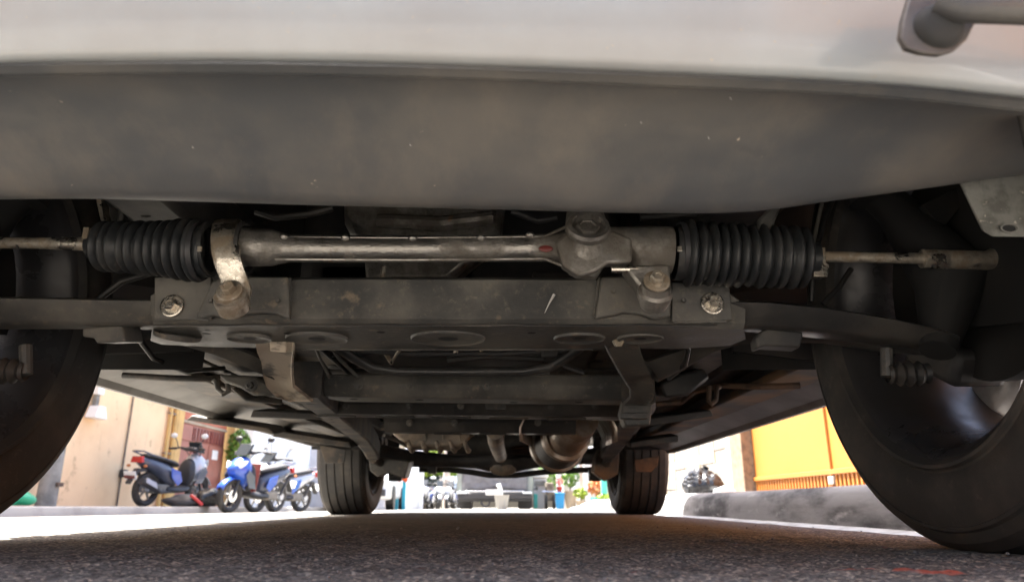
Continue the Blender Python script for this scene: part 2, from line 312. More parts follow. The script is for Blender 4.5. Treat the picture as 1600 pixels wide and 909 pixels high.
# ------------------------------------------------------------------ the parked car (seen from beneath its front bumper)
X0 = -0.095
car = thing('parked_car', 'white car parked over the camera, its underbody and steering rack showing below the bumper', 'car', (X0, 2.4, 0))
def cr(px, pts):
    """smooth interpolation through (px, py) points"""
    xs = [p[0] for p in pts]; ys = [p[1] for p in pts]
    if px <= xs[0]: return ys[0] + (px - xs[0]) * (ys[1] - ys[0]) / (xs[1] - xs[0])
    if px >= xs[-1]: return ys[-1] + (px - xs[-1]) * (ys[-1] - ys[-2]) / (xs[-1] - xs[-2])
    for i in range(len(xs) - 1):
        if px <= xs[i + 1]:
            h = xs[i + 1] - xs[i]; t = (px - xs[i]) / h
            m0 = (ys[i + 1] - ys[max(i - 1, 0)]) / (xs[i + 1] - xs[max(i - 1, 0)]) * h
            m1 = (ys[min(i + 2, len(ys) - 1)] - ys[i]) / (xs[min(i + 2, len(xs) - 1)] - xs[i]) * h
            return (2*t**3-3*t**2+1)*ys[i] + (t**3-2*t**2+t)*m0 + (-2*t**3+3*t**2)*ys[i+1] + (t**3-t**2)*m1
UP = [(-900, 170), (-500, 132), (-250, 110), (0, 100), (400, 97), (800, 107), (1100, 119), (1300, 128), (1450, 139), (1600, 155), (1900, 182), (2500, 215)]
LO = [(-900, 235), (-500, 262), (-130, 303), (150, 305), (500, 315), (800, 322), (1000, 327), (1170, 325), (1300, 308), (1450, 288), (1600, 268), (1900, 248), (2500, 244)]
def wrap(px):
    o = abs((px - 800) * 0.00052 - X0); return 0.55 * max(0.0, o - 0.42) ** 2
cols = [-900 + i * (3400 / 90) for i in range(91)]
def strip(specs):
    """specs: list of (function px->py, Y)"""
    return [[P(px, f(px), y + wrap(px)) for px in cols] for f, y in specs]
up = lambda d: (lambda px: cr(px, UP) + d)
lo = lambda d: (lambda px: cr(px, LO) + d)
mixf = lambda t: (lambda px: cr(px, UP) * (1 - t) + cr(px, LO) * t)
rows = [[Vector((P(px, -60, 0.42).x * 1.0, 0.40 + wrap(px), 0.80)) for px in cols], [Vector((P(px, -60, 0.42).x, 0.402 + wrap(px), 0.60)) for px in cols]]
rows += strip([(up(-240), 0.409), (up(-170), 0.416), (up(-110), 0.423), (up(-60), 0.43), (up(-24), 0.436), (up(-8), 0.4405), (up(-2), 0.446), (up(-1), 0.458)])
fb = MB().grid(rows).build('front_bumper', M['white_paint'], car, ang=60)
rows = strip([(up(-12), 0.468), (up(4), 0.467), (up(16), 0.4735), (up(20), 0.4725), (up(24), 0.479), (mixf(0.28), 0.506), (mixf(0.5), 0.535), (mixf(0.75), 0.566), (mixf(0.93), 0.588),
              (lo(-3), 0.5985), (lo(2), 0.604), (lo(6), 0.612), (lo(3), 0.628)])
MB().grid(rows).build('lower_valance', M['valance'], car, ang=50)
sh_ = [[], []]
for px in cols:
    p_ = P(px, cr(px, LO) + 3, 0.628 + wrap(px))
    if abs(p_.x - X0) < 0.60: sh_[0].append(p_ + Vector((0, 0.004, 0.004))); sh_[1].append(p_ + Vector((0, 0.02, 0.42)))
MB().grid(sh_).build('added_dark_backing', M['liner'], car, solid=0.003)  # added dark sheet, blocks the bright view up behind the valance
# guard tab and tube at the bumper corner
gb = MB().prism([P(*q, 0.372) for q in ((1432, -40), (1412, 30), (1408, 58), (1418, 76), (1440, 83), (1470, 86), (1492, 80), (1512, 62), (1530, 25), (1545, -40))], (0, 0.006, 0.002)).build('guard_bracket', M['bracket'], car, bevel=0.0012)
gc = P(1473, 38, 0.366)
MB().lathe([(-0.003, 0.0), (-0.003, 0.009), (-0.001, 0.0125), (0.004, 0.015), (0.008, 0.015)], gc, (0.1, 1, 0.25), 28).build('rubber_grommet', M['black'], gb)
MB().tube([P(1466, 2, 0.362), P(1500, 14, 0.359), P(1600, 17, 0.358), P(1760, 24, 0.37), P(2100, 50, 0.42)], [0.0085] * 5, 18).build('guard_tube', M['engine'], gb)
# plate behind the valance corner, its hole painted as a black disc
fp = MB().prism([P(*q, 0.64) for q in ((1470, 255), (1500, 282), (1538, 362), (1552, 370), (1700, 371), (1720, 230))], (0.0, 0.004, 0.003)).build('fender_plate', M['galv'], car, bevel=0.001)
MB().lathe([(0, 0.0085), (-0.002, 0.0092), (-0.002, 0.0075), (0.0, 0.007)], P(1576, 357, 0.638), (0, 1, 0.1), 24, squash=(1, 0.5)).build('plate_hole_rim', M['galv'], fp)
MB().lathe([(0, 0.0), (0, 0.008)], P(1576, 357, 0.6385), (0, 1, 0.1), 24, squash=(1, 0.5)).build('painted_plate_hole', M['black'], fp)  # flat black disc, shade of the hole put into its colour

# ---- steering rack
YR = 0.86
pm_ = lambda n: pxm(YR, n)
def bolt(c, axis_, r, parent, m='zinc', washer=True, name='bolt'):
    d = Vector(axis_).normalized(); c = Vector(c); b = MB()
    if washer: b.lathe([(0, 0.0), (0, r * 1.75), (r * 0.22, r * 1.75), (r * 0.3, r * 1.55), (r * 0.3, 0)], c, d, 24)
    b.lathe([(0, r), (r * 0.95, r), (r * 1.12, r * 0.86), (r * 1.12, r * 0.5), (r * 0.95, r * 0.42), (r * 0.95, 0)], c + d * r * 0.28, d, 6)
    return b.build(name, M[m], parent, ang=20)
rk = MB()
a, b_ = P(384, 388, YR), P(880, 388, YR)
rk.tube([P(372, 386, YR), P(384, 386, YR), P(425, 387, YR), P(450, 388, YR), P(600, 389, YR), P(800, 388, YR), P(868, 387, YR), P(890, 387, YR)],
        [pm_(30), pm_(31), pm_(29), pm_(22), pm_(21), pm_(21), pm_(22), pm_(28)], 28)
rack = rk.build('steering_rack', M['alu'], car, ang=50)
for yy, nm in ((371, 'upper_rib'), (405, 'lower_rib')):
    MB().tube([P(430, yy, YR - 0.013), P(640, yy + 1, YR - 0.013), P(850, yy - 1, YR - 0.013), P(905, yy - (26 if yy < 380 else -20), YR - 0.012)], pm_(2.6), 8).build('housing_rib', M['alu'], rack)
for q in ((445, 371), (540, 372), (645, 373), (752, 372), (828, 368)):
    MB().ball(P(*q, YR - 0.014), pm_(7.5), 12, (1, 1, 0.8)).build('casting_boss', M['alu'], rack)
MB().ball(P(853, 388, YR - 0.0165), pm_(9), 12, (1.3, 0.25, 0.7)).build('paint_dab', M['maroon'], rack)
# cast pinion housing
ph = MB()
ph.tube([P(912, 322, YR + 0.02), P(916, 352, YR - 0.008), P(916, 400, YR - 0.004), P(910, 432, YR - 0.0)], [pm_(27), pm_(33), pm_(37), pm_(22)], 28)
pin = ph.build('pinion_housing', M['alu'], rack, ang=50)
ax = (P(918, 348, YR - 0.03) - P(914, 400, YR + 0.02)).normalized()
MB().lathe([(0, pm_(33)), (pm_(8), pm_(34)), (pm_(14), pm_(32)), (pm_(15), pm_(26)), (pm_(9), pm_(24)), (pm_(9), 0)], P(918, 362, YR - 0.028), Vector((0.02, -0.75, 0.42)), 32).build('pinion_cap', M['alu'], rack, ang=25)
MB().lathe([(0, pm_(19)), (pm_(5), pm_(18)), (pm_(6), pm_(13)), (pm_(3), pm_(12)), (pm_(3), 0)], P(918, 356, YR - 0.036), Vector((0.02, -0.75, 0.42)), 6).build('cap_nut', M['alu'], rack, ang=25)
MB().tube([P(930, 385, YR), P(985, 383, YR), P(1000, 390, YR), P(1048, 392, YR)], [pm_(30), pm_(30), pm_(38), pm_(38)], 28).build('rack_end_housing', M['alu'], rack, ang=40)
MB().prism([P(*q, YR - 0.028) for q in ((868, 378), (905, 345), (960, 360), (988, 372), (988, 410), (950, 412), (930, 425), (905, 432), (880, 415))], (0, 0.03, 0.005)).build('housing_web', M['alu'], rack, bevel=0.004)
MB().prism([P(*q, YR - 0.024) for q in ((975, 415), (1047, 412), (1050, 470), (1030, 482), (1008, 470), (1000, 448))], (0, 0.034, 0.0)).build('mounting_foot', M['alu'], rack, bevel=0.004)
MB().lathe([(0, 0), (0, pm_(21)), (pm_(10), pm_(22)), (pm_(14), pm_(26)), (pm_(26), pm_(25)), (pm_(40), pm_(20))], P(1026, 444, YR - 0.05), Vector((0, 0.8, -0.55)), 28).build('mounting_bush', M['alu'], rack, ang=30)
bolt(P(1026, 440, YR - 0.052), (0, -0.85, 0.35), pm_(11), rack)
MB().tube([P(955, 421, YR - 0.02), P(998, 421, YR - 0.02)], pm_(5), 10).build('breather_pipe', M['zinc'], rack)
# clamp strap on the other end
cl = []
for px, py, y in ((356, 343, YR + 0.015), (352, 350, YR - 0.012), (350, 372, YR - 0.031), (352, 395, YR - 0.035), (358, 418, YR - 0.030), (366, 438, YR - 0.021), (370, 452, YR - 0.02), (366, 470, YR - 0.024)):
    c = P(px, py, y); hw = pm_(21); cl.append([c + Vector((-hw, 0, 0)), c + Vector((-hw * 0.8, -0.0022, 0)), c + Vector((hw * 0.8, -0.0022, 0)), c + Vector((hw, 0, 0)), c + Vector((hw, 0.005, 0)), c + Vector((-hw, 0.005, 0))])
MB().loft(cl).build('rack_clamp', M['zinc'], rack, ang=40)
for px in (329, 384):
    MB().lathe([(-pm_(3), pm_(38)), (-pm_(3), pm_(43)), (pm_(3), pm_(43)), (pm_(3), pm_(38))], P(px, 388, YR), (1, 0, 0), 36, closed=True).build('clamp_bush_edge', M['rubber'], rack)
bolt(P(359, 455, YR - 0.03), (0, -0.85, 0.3), pm_(11), rack)
MB().lathe([(0, 0), (0, pm_(24)), (pm_(8), pm_(25)), (pm_(26), pm_(24))], P(359, 462, YR - 0.03), Vector((0, 0.85, -0.5)), 28).build('mounting_bush', M['zinc'], rack, ang=30)
# bellows
def bellows(p0, p1, r0, r1, n, name='gaiter'):
    p0, p1 = Vector(p0), Vector(p1); L = (p1 - p0).length; prof = [(0, r0 * 0.72), (0, r0 * 0.80), (L * 0.05, r0 * 0.82)]
    for i in range(n):
        t0 = 0.07 + 0.86 * i / n; dt = 0.86 / n; r = (r0 + (r1 - r0) * (i / (n - 1))) * random.uniform(0.955, 1.02); t0 += random.uniform(-0.12, 0.12) * dt
        prof += [(L * (t0 + dt * 0.05), r * 0.80), (L * (t0 + dt * 0.35), r * 0.985), (L * (t0 + dt * 0.5), r), (L * (t0 + dt * 0.65), r * 0.985), (L * (t0 + dt * 0.95), r * 0.80)]
    prof += [(L * 0.95, r1 * 0.52), (L, r1 * 0.5), (L, r1 * 0.2)]
    return MB().lathe(prof, p0, p1 - p0, 40).build(name, M['boot'], rack, ang=60)
bellows(P(330, 392, YR), P(142, 384, YR + 0.01), pm_(52), pm_(40), 11)
bellows(P(1054, 395, YR), P(1276, 404, YR - 0.005), pm_(53), pm_(50), 12)
for px in (313, 1063):
    MB().lathe([(-pm_(4), pm_(44)), (-pm_(4), pm_(46.5)), (pm_(4), pm_(46.5)), (pm_(4), pm_(44))], P(px, 392, YR), (1, 0.02, 0), 36, closed=True).build('gaiter_band', M['dark'], rack)
    MB().box(P(px - 1, 389, YR - pm_(47)), (pm_(7), 0.003, pm_(8))).build('band_clip', M['zinc'], rack, bevel=0.0006)
# tie rods
MB().tube([P(150, 383, YR + 0.01), P(128, 381, YR + 0.01), P(60, 380, YR + 0.01), P(-40, 379, YR + 0.01), P(-260, 385, YR + 0.02)], [pm_(11), pm_(11), pm_(9), pm_(9), pm_(14)], 16).build('tie_rod', M['zinc'], rack)
MB().box(P(135, 365, YR - 0.004), (pm_(9), 0.006, pm_(20))).build('tie_rod_clip', M['zinc'], rack, bevel=0.001)
MB().tube([P(1268, 402, YR), P(1290, 401, YR), P(1440, 404, YR), P(1441, 404, YR), P(1540, 407, YR), P(1580, 396, YR + 0.005), P(1700, 380, YR + 0.03)], [pm_(8), pm_(8.5), pm_(9), pm_(15), pm_(15), pm_(20), pm_(22)], 18).build('tie_rod', M['zinc'], rack, ang=50)
MB().prism([P(*q, YR - 0.012) for q in ((1272, 388), (1290, 386), (1291, 410), (1296, 414), (1294, 432), (1272, 432))], (0, 0.012, 0)).build('tie_rod_clip', M['zinc'], rack, bevel=0.001)

# ---- front crossmember
YC = 0.925
def sec(px, t, b, yb, y=YC):
    tf, bf, br = P(px, t, y), P(px, b, y - 0.004), P(px, yb, y + 0.16); s = 0.006
    return [tf + Vector((0, 0.012, 0.001)), tf + Vector((0, 0.002, -0.006)), bf + Vector((0, 0.0, 0.007)), bf + Vector((0, 0.008, 0.0)), br, br + Vector((0, 0.004, 0.03)), Vector((br.x, br.y, tf.z + 0.01))]
xm = MB().loft([sec(235, 455, 500, 532), sec(252, 448, 503, 538), sec(330, 436, 505, 542), sec(450, 431, 505, 544), sec(470, 430, 505, 545), sec(700, 430, 506, 545), sec(930, 431, 505, 545), sec(945, 431, 506, 545), sec(1060, 436, 508, 545), sec(1140, 452, 512, 540), sec(1165, 470, 512, 530)]).build('front_crossmember', M['frame'], car, ang=40)
MB().prism([P(*q, YC - 0.014) for q in ((241, 433), (330, 431), (330, 498), (241, 499))], (0, 0.006, 0.0)).build('mounting_tab', M['frame'], xm, bevel=0.0015)
MB().prism([P(*q, YC - 0.014) for q in ((1050, 440), (1140, 446), (1145, 500), (1050, 502))], (0, 0.006, 0.0)).build('mounting_tab', M['frame'], xm, bevel=0.0015)
def skirt(pts, y0, y1): return [P(px, py, y0 + (y1 - y0) * i / (len(pts) - 1)) for i, (px, py) in enumerate(pts)]
MB().prism([P(*q, YC - 0.02) for q in ((305, 495), (316, 470), (330, 440), (345, 432), (450, 432), (452, 498), (430, 490), (405, 488), (372, 492), (350, 496), (332, 492), (318, 497))], (0, 0.012, 0)).build('rack_saddle', M['frame'], xm, bevel=0.003)
MB().prism([P(*q, YC - 0.02) for q in ((940, 432), (1000, 430), (1050, 440), (1048, 494), (1022, 498), (1000, 490), (975, 487), (958, 492), (930, 497))], (0, 0.012, 0)).build('rack_saddle', M['frame'], xm, bevel=0.003)
bolt(P(269, 478, YC - 0.016), (0, -1, 0.05), pxm(YC, 10), xm)
bolt(P(1113, 474, YC - 0.016), (0, -1, 0.05), pxm(YC, 10), xm)
MB().tube([P(851, 489, YC - 0.0045), P(858, 474, YC - 0.0045), P(866, 460, YC - 0.0045)], [0.0004, 0.0012, 0.0022], 6).build('paint_scrape', M['painted_sun_gutter'], xm)
# underside pressings: rim, dish and a black disc painting the drain hole's dark
def dimple(px, py, wx, rim_m='frame', hole=0.27):
    c = P(px, py, 1.005); c.z = 0.2885; r = pxm(1.0, wx)
    o = MB().lathe([(0.003, r * 1.0), (-0.0008, r * 0.985), (-0.0016, r * 0.965), (-0.0008, r * 0.94), (0.0006, r * 0.86), (0.0008, r * 0.30)], c + Vector((0, 0, -0.0005)), (0, 0, 1), 40, squash=(0.82, 1)).build('pressed_ring', M[rim_m], xm, ang=60)
    MB().lathe([(0, 0), (0, r * 0.27)], c + Vector((0, 0.0, -0.0006)), (0, 0, 1), 24, squash=(0.82, 1)).build('painted_drain_hole', M['black'], xm)
dimple(700, 529, 58); dimple(495, 530, 48); dimple(905, 524, 40); dimple(1000, 524, 36); dimple(390, 527, 34)
# long flanges running along the lower edge
MB().tube([P(x, 507 + (1.5 if x % 200 else 0), YC - 0.006) for x in range(240, 1160, 40)], 0.0016, 6).build('weld_flange', M['frame_dark'], xm)

# ---- lower arms
def arm(top, bot, y0, y1, y_back):
    secs = []
    n = len(top)
    for i in range(n):
        y = y0 + (y1 - y0) * i / (n - 1); a_, b2 = P(*top[i], y), P(*bot[i], y + 0.02)
        secs.append([a_ + Vector((0, 0.0, 0)), b2, b2 + Vector((0, 0.012, -0.004)), b2 + Vector((0, y_back, 0.012)), a_ + Vector((0, y_back, 0.004)), a_ + Vector((0, 0.012, 0.006))])
    return MB().loft(secs)
arm([(1120, 474), (1150, 472), (1200, 473), (1290, 482), (1400, 500), (1470, 515), (1500, 525)], [(1120, 512), (1150, 506), (1200, 505), (1290, 512), (1400, 524), (1470, 533), (1500, 536)], 0.93, 0.88, 0.10).build('lower_arm', M['frame_dark'], car, ang=40)
arm([(1010, 566), (1070, 546), (1110, 526), (1150, 512), (1210, 505), (1300, 517), (1400, 534), (1470, 540)], [(1030, 592), (1080, 566), (1120, 543), (1160, 532), (1215, 528), (1300, 530), (1400, 545), (1470, 549)], 1.22, 0.95, 0.07).build('lower_arm_rear_leg', M['frame_dark'], car, ang=40)
MB().prism([P(*q, 0.965) for q in ((1190, 517), (1200, 512), (1250, 515), (1256, 522), (1250, 543), (1196, 540), (1184, 544), (1182, 528))], (0, 0.03, 0)).build('arm_bracket', M['engine'], car, bevel=0.003)
arm([(250, 470), (200, 470), (100, 468), (0, 466), (-120, 466)], [(250, 500), (200, 502), (100, 500), (0, 500), (-120, 500)], 0.93, 0.88, 0.10).build('lower_arm', M['frame'], car, ang=40)
arm([(150, 515), (200, 508), (260, 512), (330, 532), (390, 553), (430, 572)], [(150, 522), (200, 520), (260, 528), (330, 548), (385, 570), (425, 588)], 0.96, 1.25, 0.07).build('lower_arm_rear_leg', M['frame'], car, ang=40)
MB().prism([P(*q, 0.95) for q in ((128, 512), (190, 508), (196, 534), (150, 536), (146, 528), (128, 526))], (0, 0.05, 0.01)).build('arm_bracket', M['frame'], car, bevel=0.003)
o_ = MB().lathe([(0.004, 0.040), (-0.003, 0.038), (-0.003, 0.030), (0.004, 0.028)], P(278, 524, 1.0), (0.25, -0.3, 1), 30, squash=(1, 0.8)).build('arm_hole_rim', M['frame'], car)
MB().lathe([(0, 0), (0, 0.031)], P(278, 524, 1.0) + Vector((0, 0, 0.0005)), (0.25, -0.3, 1), 24, squash=(1, 0.8)).build('painted_arm_hole', M['black'], o_)  # black disc standing in for the shade inside the arm opening

# ---- straps from crossmember to the next member
def strap(cs, m, name='brace_strap', th=0.005):
    rows = []
    for (lx, rx, py, y) in cs:
        a_, b2 = P(lx, py, y), P(rx, py, y); e = (b2 - a_).normalized() * 0.003
        rows.append([a_ + Vector((0, 0.003, 0)), a_ + Vector((0, -0.005, -0.002)), a_ + e + Vector((0, 0.0, 0)), b2 - e, b2 + Vector((0, -0.005, -0.002)), b2 + Vector((0, 0.003, 0)), b2 + Vector((0, th, th)), a_ + Vector((0, th, th))])
    return MB().loft(rows).build(name, m, car, ang=50)
s1 = strap([(400, 460, 522, 1.03), (401, 460, 535, 1.04), (404, 459, 550, 1.08), (410, 457, 565, 1.16), (413, 457, 588, 1.27), (418, 459, 604, 1.33), (432, 478, 619, 1.37), (455, 488, 627, 1.40)], M['worn'])
MB().prism([P(*q, 1.035) for q in ((420, 532), (446, 533), (447, 551), (421, 550))], (0, 0.01, 0.004)).build('strap_nut', M['worn'], s1, bevel=0.002)
s2 = strap([(936, 992, 520, 1.03), (942, 996, 532, 1.04), (948, 1000, 548, 1.09), (960, 1008, 570, 1.17), (972, 1018, 590, 1.25), (984, 1022, 608, 1.31), (984, 1020, 622, 1.345), (974, 1012, 632, 1.37)], M['frame'])
bolt(P(965, 534, 1.03), (0, -1, -0.2), pxm(1.03, 9), s2, washer=False)

# ---- stabiliser bar, members behind
MB().tube([P(500, 520, 1.2), P(525, 540, 1.24), P(555, 560, 1.28), P(580, 574, 1.3), P(620, 580, 1.31), P(720, 581, 1.31), P(820, 580, 1.31), P(860, 573, 1.3), P(890, 555, 1.28), P(915, 535, 1.24)], 0.0095, 12).build('stabiliser_bar', M['frame_dark'], car)
MB().tube([P(585, 520, 1.3), P(600, 548, 1.33), P(612, 568, 1.36)], 0.004, 8).build('brake_pipe', M['zinc'], car)
MB().tube([P(488, 530, 1.33), P(500, 560, 1.36), P(515, 590, 1.4)], 0.003, 8).build('brake_pipe', M['frame'], car)
MB().tube([P(505, 525, 1.3), P(530, 560, 1.36), P(560, 590, 1.4)], 0.0035, 8).build('brake_pipe', M['frame'], car)
def member(xs, t, b, y, depth, m, name, step=None):
    secs = []
    for px in xs:
        tf, bf = P(px, t(px), y), P(px, b(px), y + 0.006)
        secs.append([tf, tf.lerp(bf, 0.45) + Vector((0, -0.006, 0)), bf + Vector((0, 0, 0.006)), bf + Vector((0, 0.006, 0)), bf + Vector((0, 0.03, -0.001)), bf + Vector((0, depth, 0.004)), Vector((bf.x, bf.y + depth, tf.z))])
    return MB().loft(secs).build(name, M[m], car, ang=30)
m2 = member([450, 470, 520, 600, 700, 800, 900, 960, 985, 1010], lambda p: 585 + 0.004 * abs(p - 700), lambda p: 620 + 0.012 * (p - 600) - (8 if p < 475 or p > 990 else 0), 1.44, 0.11, 'frame', 'second_crossmember')
for q in ((552, 617), (655, 618), (803, 622), (905, 622)):
    MB().lathe([(0, 0), (0, 0.009)], P(q[0], q[1], 1.455) + Vector((0, 0.008, -0.0075)), (0, 0, 1), 16).build('painted_drain_hole', M['black'], m2)  # hole shade painted as black discs, no real opening
m3 = member([505, 540, 600, 700, 800, 900, 940, 975], lambda p: 621, lambda p: 645 + 0.012 * (p - 500), 1.74, 0.12, 'frame_dark', 'third_crossmember')
MB().box(P(775, 632, 1.73), (0.05, 0.012, 0.028)).build('stamped_panel', M['frame_dark'], m3, bevel=0.002)
for px in (520, 612, 700, 790, 880): MB().box(P(px + 5, 649 + 0.012 * (px - 500), 1.76) + Vector((0, 0, -0.001)), (pxm(1.76, 60), 0.02, 0.003)).build('lower_lip', M['under'], m3, bevel=0.001)
m4 = member([600, 640, 700, 800, 860, 900], lambda p: 648, lambda p: 674 + 0.01 * (p - 600), 2.05, 0.10, 'frame_dark', 'gearbox_crossmember')
for px in (690, 760): MB().box(P(px + 10, 677, 2.07) + Vector((0, 0, -0.001)), (pxm(2.07, 42), 0.02, 0.003)).build('lower_lip', M['under'], m4, bevel=0.001)
# left/right frame rails running back from the straps
def rail(pts, w_, h_, m, name):
    secs = []
    for (px, py, y) in pts:
        c = P(px, py, y); secs.append([c + Vector(q) for q in ((-w_, 0, 0), (-w_ * 0.8, 0, -0.004), (w_ * 0.8, 0, -0.004), (w_, 0, 0), (w_, 0, h_), (-w_, 0, h_))])
    return MB().loft(secs).build(name, M[m], car, ang=30)
r1 = rail([(478, 618, 1.40), (488, 628, 1.50), (505, 640, 1.68), (522, 655, 1.95), (545, 672, 2.3), (565, 688, 2.7), (578, 705, 3.1), (583, 716, 3.35)], 0.030, 0.07, 'under', 'frame_rail')
r2 = rail([(998, 628, 1.40), (1000, 640, 1.55), (992, 655, 1.80), (982, 668, 2.1), (972, 682, 2.5), (962, 698, 2.9), (950, 714, 3.3)], 0.034, 0.07, 'under', 'frame_rail')
for rr_, pts in ((r1, ((485, 626, 1.47), (520, 655, 1.93), (540, 668, 2.2))), (r2, ((998, 640, 1.54), (985, 664, 2.0)))):
    for q in pts: MB().lathe([(0, 0), (0, 0.009)], P(*q) + Vector((0, 0, -0.0065)), (0, 0, 1), 14).build('painted_drain_hole', M['black'], rr_)  # black discs paint the dark of the rail holes
MB().prism([P(*q, 1.42) for q in ((975, 622), (1020, 626), (1016, 664), (978, 666), (970, 645))], (0, 0.05, 0)).build('rail_end_bracket', M['frame'], car, bevel=0.004)
MB().box(P(990, 650, 1.41), (0.055, 0.02, 0.012)).build('rail_end_step', M['frame'], car, bevel=0.002)
# side braces left and right of the rails (outriggers)
for pts, yy in ((((395, 640), (500, 645), (520, 656), (390, 652)), 1.9), (((300, 648), (420, 668), (430, 678), (290, 656)), 2.2), (((430, 672), (545, 690), (550, 700), (425, 682)), 2.7), (((1000, 655), (1110, 640), (1115, 650), (1000, 668)), 1.9), (((985, 690), (1060, 680), (1060, 690), (985, 700)), 2.6)):
    MB().prism([P(*q, yy) for q in pts], (0, 0.12, 0.02)).build('floor_outrigger', M['under'], car, bevel=0.004)
# ---- engine lumps behind the rack
MB().prism([P(*q, 1.12) for q in ((535, 300), (790, 300), (782, 372), (700, 440), (570, 440), (566, 380), (548, 372), (536, 348))], (0, 0.25, 0.06)).build('gearbox_casing', M['alu'], car, bevel=0.012)
MB().tube([P(590, 345, 1.11), P(690, 350, 1.11), P(770, 340, 1.11)], [0.012, 0.014, 0.012], 10).build('casing_rib', M['alu'], car)
MB().box((X0, 1.55, 0.62), (0.62, 0.62, 0.46)).build('engine_block', M['engine'], car, bevel=0.03)
MB().box((X0 - 0.12, 1.34, 0.44), (0.34, 0.2, 0.14)).build('engine_sump', M['engine'], car, bevel=0.03)
MB().tube([P(550, 546, 1.3), P(640, 552, 1.3), P(780, 552, 1.3), P(900, 546, 1.3)], 0.006, 8).build('cooling_pipe', M['engine'], car)
MB().tube([P(700, 562, 1.38), P(760, 556, 1.36), P(850, 560, 1.36)], 0.008, 8).build('coolant_hose', M['rubber'], car)
MB().ball(P(712, 549, 1.26), 0.005, 8).build('pipe_clip', M['zinc'], car); MB().ball(P(752, 547, 1.26), 0.004, 8).build('pipe_clip', M['zinc'], car)
MB().box(P(858, 545, 1.3), (0.03, 0.02, 0.035)).build('valve_block', M['engine'], car, bevel=0.004)
# hoops over the gaiter, wires, hanging brackets
MB().tube([P(190, 350, 0.95), P(192, 330, 0.95), P(205, 322, 0.95), P(250, 322, 0.95), P(270, 330, 0.95), P(292, 345, 0.96)], 0.006, 10).build('support_hoop', M['frame'], car)
bolt(P(231, 328, 0.93), (0, -1, 0.2), 0.008, car, 'frame', name='support_bolt')
MB().prism([P(*q, 0.93) for q in ((150, 310), (158, 312), (163, 352), (159, 353))], (0, 0.02, 0)).build('bracket_edge', M['zinc'], car)
MB().tube([P(1310, 290, 0.98), P(1290, 340, 0.98), P(1272, 400, 0.98), P(1268, 470, 1.0)], 0.004, 8).build('wiring_loom', M['rubber'], car)
MB().tube([P(1290, 295, 0.97), P(1278, 345, 0.97), P(1266, 405, 0.97)], 0.003, 8).build('wiring_loom', M['frame'], car)
MB().prism([P(*q, 0.84) for q in ((1186, 340), (1205, 322), (1222, 320), (1212, 345), (1206, 366), (1180, 364))], (0, 0.03, 0.0)).build('hanging_bracket', M['frame'], car, bevel=0.004)
MB().tube([P(1330, 420, 1.0), P(1310, 450, 1.0), P(1285, 475, 1.0)], 0.004, 8).build('brake_hose', M['rubber'], car)
MB().prism([P(*q, 0.9) for q in ((1440, 320), (1500, 290), (1520, 300), (1480, 350), (1470, 352))], (0, 0.01, 0)).build('liner_stay', M['liner'], car, bevel=0.002)
MB().tube([P(600, 416, 1.0), P(590, 470, 1.0)], 0.004, 8).build('brake_pipe', M['zinc'], car)

# ---- oil pan with ribs, propeller shaft, exhaust
YO = 2.35
def pansec(y, l, r, t, b, ch):
    return [P(l, t, y), P(l + 2, (t + b) / 2 + 2, y), P(l + ch, b, y), P(r - ch, b + 1, y), P(r, (t + b) / 2, y), P(r, t, y)]
pan = MB().loft([pansec(YO, 612, 744, 655, 695, 26), pansec(YO + 0.03, 612, 746, 650, 702, 30), pansec(YO + 0.2, 615, 742, 650, 703, 30), pansec(YO + 0.24, 622, 738, 655, 698, 26)]).build('oil_pan', M['pan'], car, bevel=0.006)
for px in (640, 662, 684, 706, 728):
    MB().tube([P(px - 3, 688, YO - 0.004), P(px, 697, YO + 0.002), P(px + 4, 704, YO + 0.03), P(px + 6, 703, YO + 0.19)], [0.006, 0.008, 0.009, 0.006], 10).build('pan_rib', M['pan'], pan)
for px in (662, 690, 716):
    MB().tube([P(px, 664, YO - 0.003), P(px + 3, 688, YO - 0.003)], 0.003, 6).build('pan_seam', M['pan'], pan)
MB().tube([P(774, 672, 2.15), P(775, 688, 2.35), P(778, 700, 2.9), P(782, 712, 3.7)], [0.028, 0.028, 0.03, 0.034], 18).build('propeller_shaft', M['pan'], car)
ex = MB().tube([P(905, 652, 2.10), P(893, 672, 2.2), P(886, 684, 2.32)], [0.06, 0.062, 0.062], 28).build('exhaust_pipe', M['exhaust'], car, ang=50)
MB().lathe([(0, 0.058), (-0.008, 0.066), (-0.008, 0.078), (0.02, 0.082), (0.035, 0.08)], P(885, 681, 2.30), (-0.12, 1, 0.02), 36).build('exhaust_flange', M['exhaust'], ex, ang=40)
MB().tube([P(884, 683, 2.34), P(876, 690, 2.5), P(872, 694, 2.75), P(880, 700, 3.2), P(895, 712, 3.6)], [0.075, 0.085, 0.095, 0.09, 0.05], 28).build('silencer', M['engine'], ex, ang=50)
MB().lathe([(0, 0.09), (0.0, 0.105), (0.04, 0.108), (0.05, 0.09)], P(872, 692, 2.7), (-0.05, 1, 0.02), 36).build('silencer_band', M['exhaust'], ex, ang=40)
MB().tube([P(800, 700, 2.9), P(830, 695, 2.8), P(850, 690, 2.7)], 0.006, 8).build('exhaust_hanger', M['rust'], ex)
MB().tube([P(600, 680, 2.2), P(625, 690, 2.3), P(640, 700, 2.5)], 0.006, 8).build('fuel_pipe', M['frame'], car)
MB().tube([P(595, 668, 2.2), P(640, 664, 2.2), P(664, 657, 2.2)], 0.008, 8).build('fuel_pipe', M['under'], car)

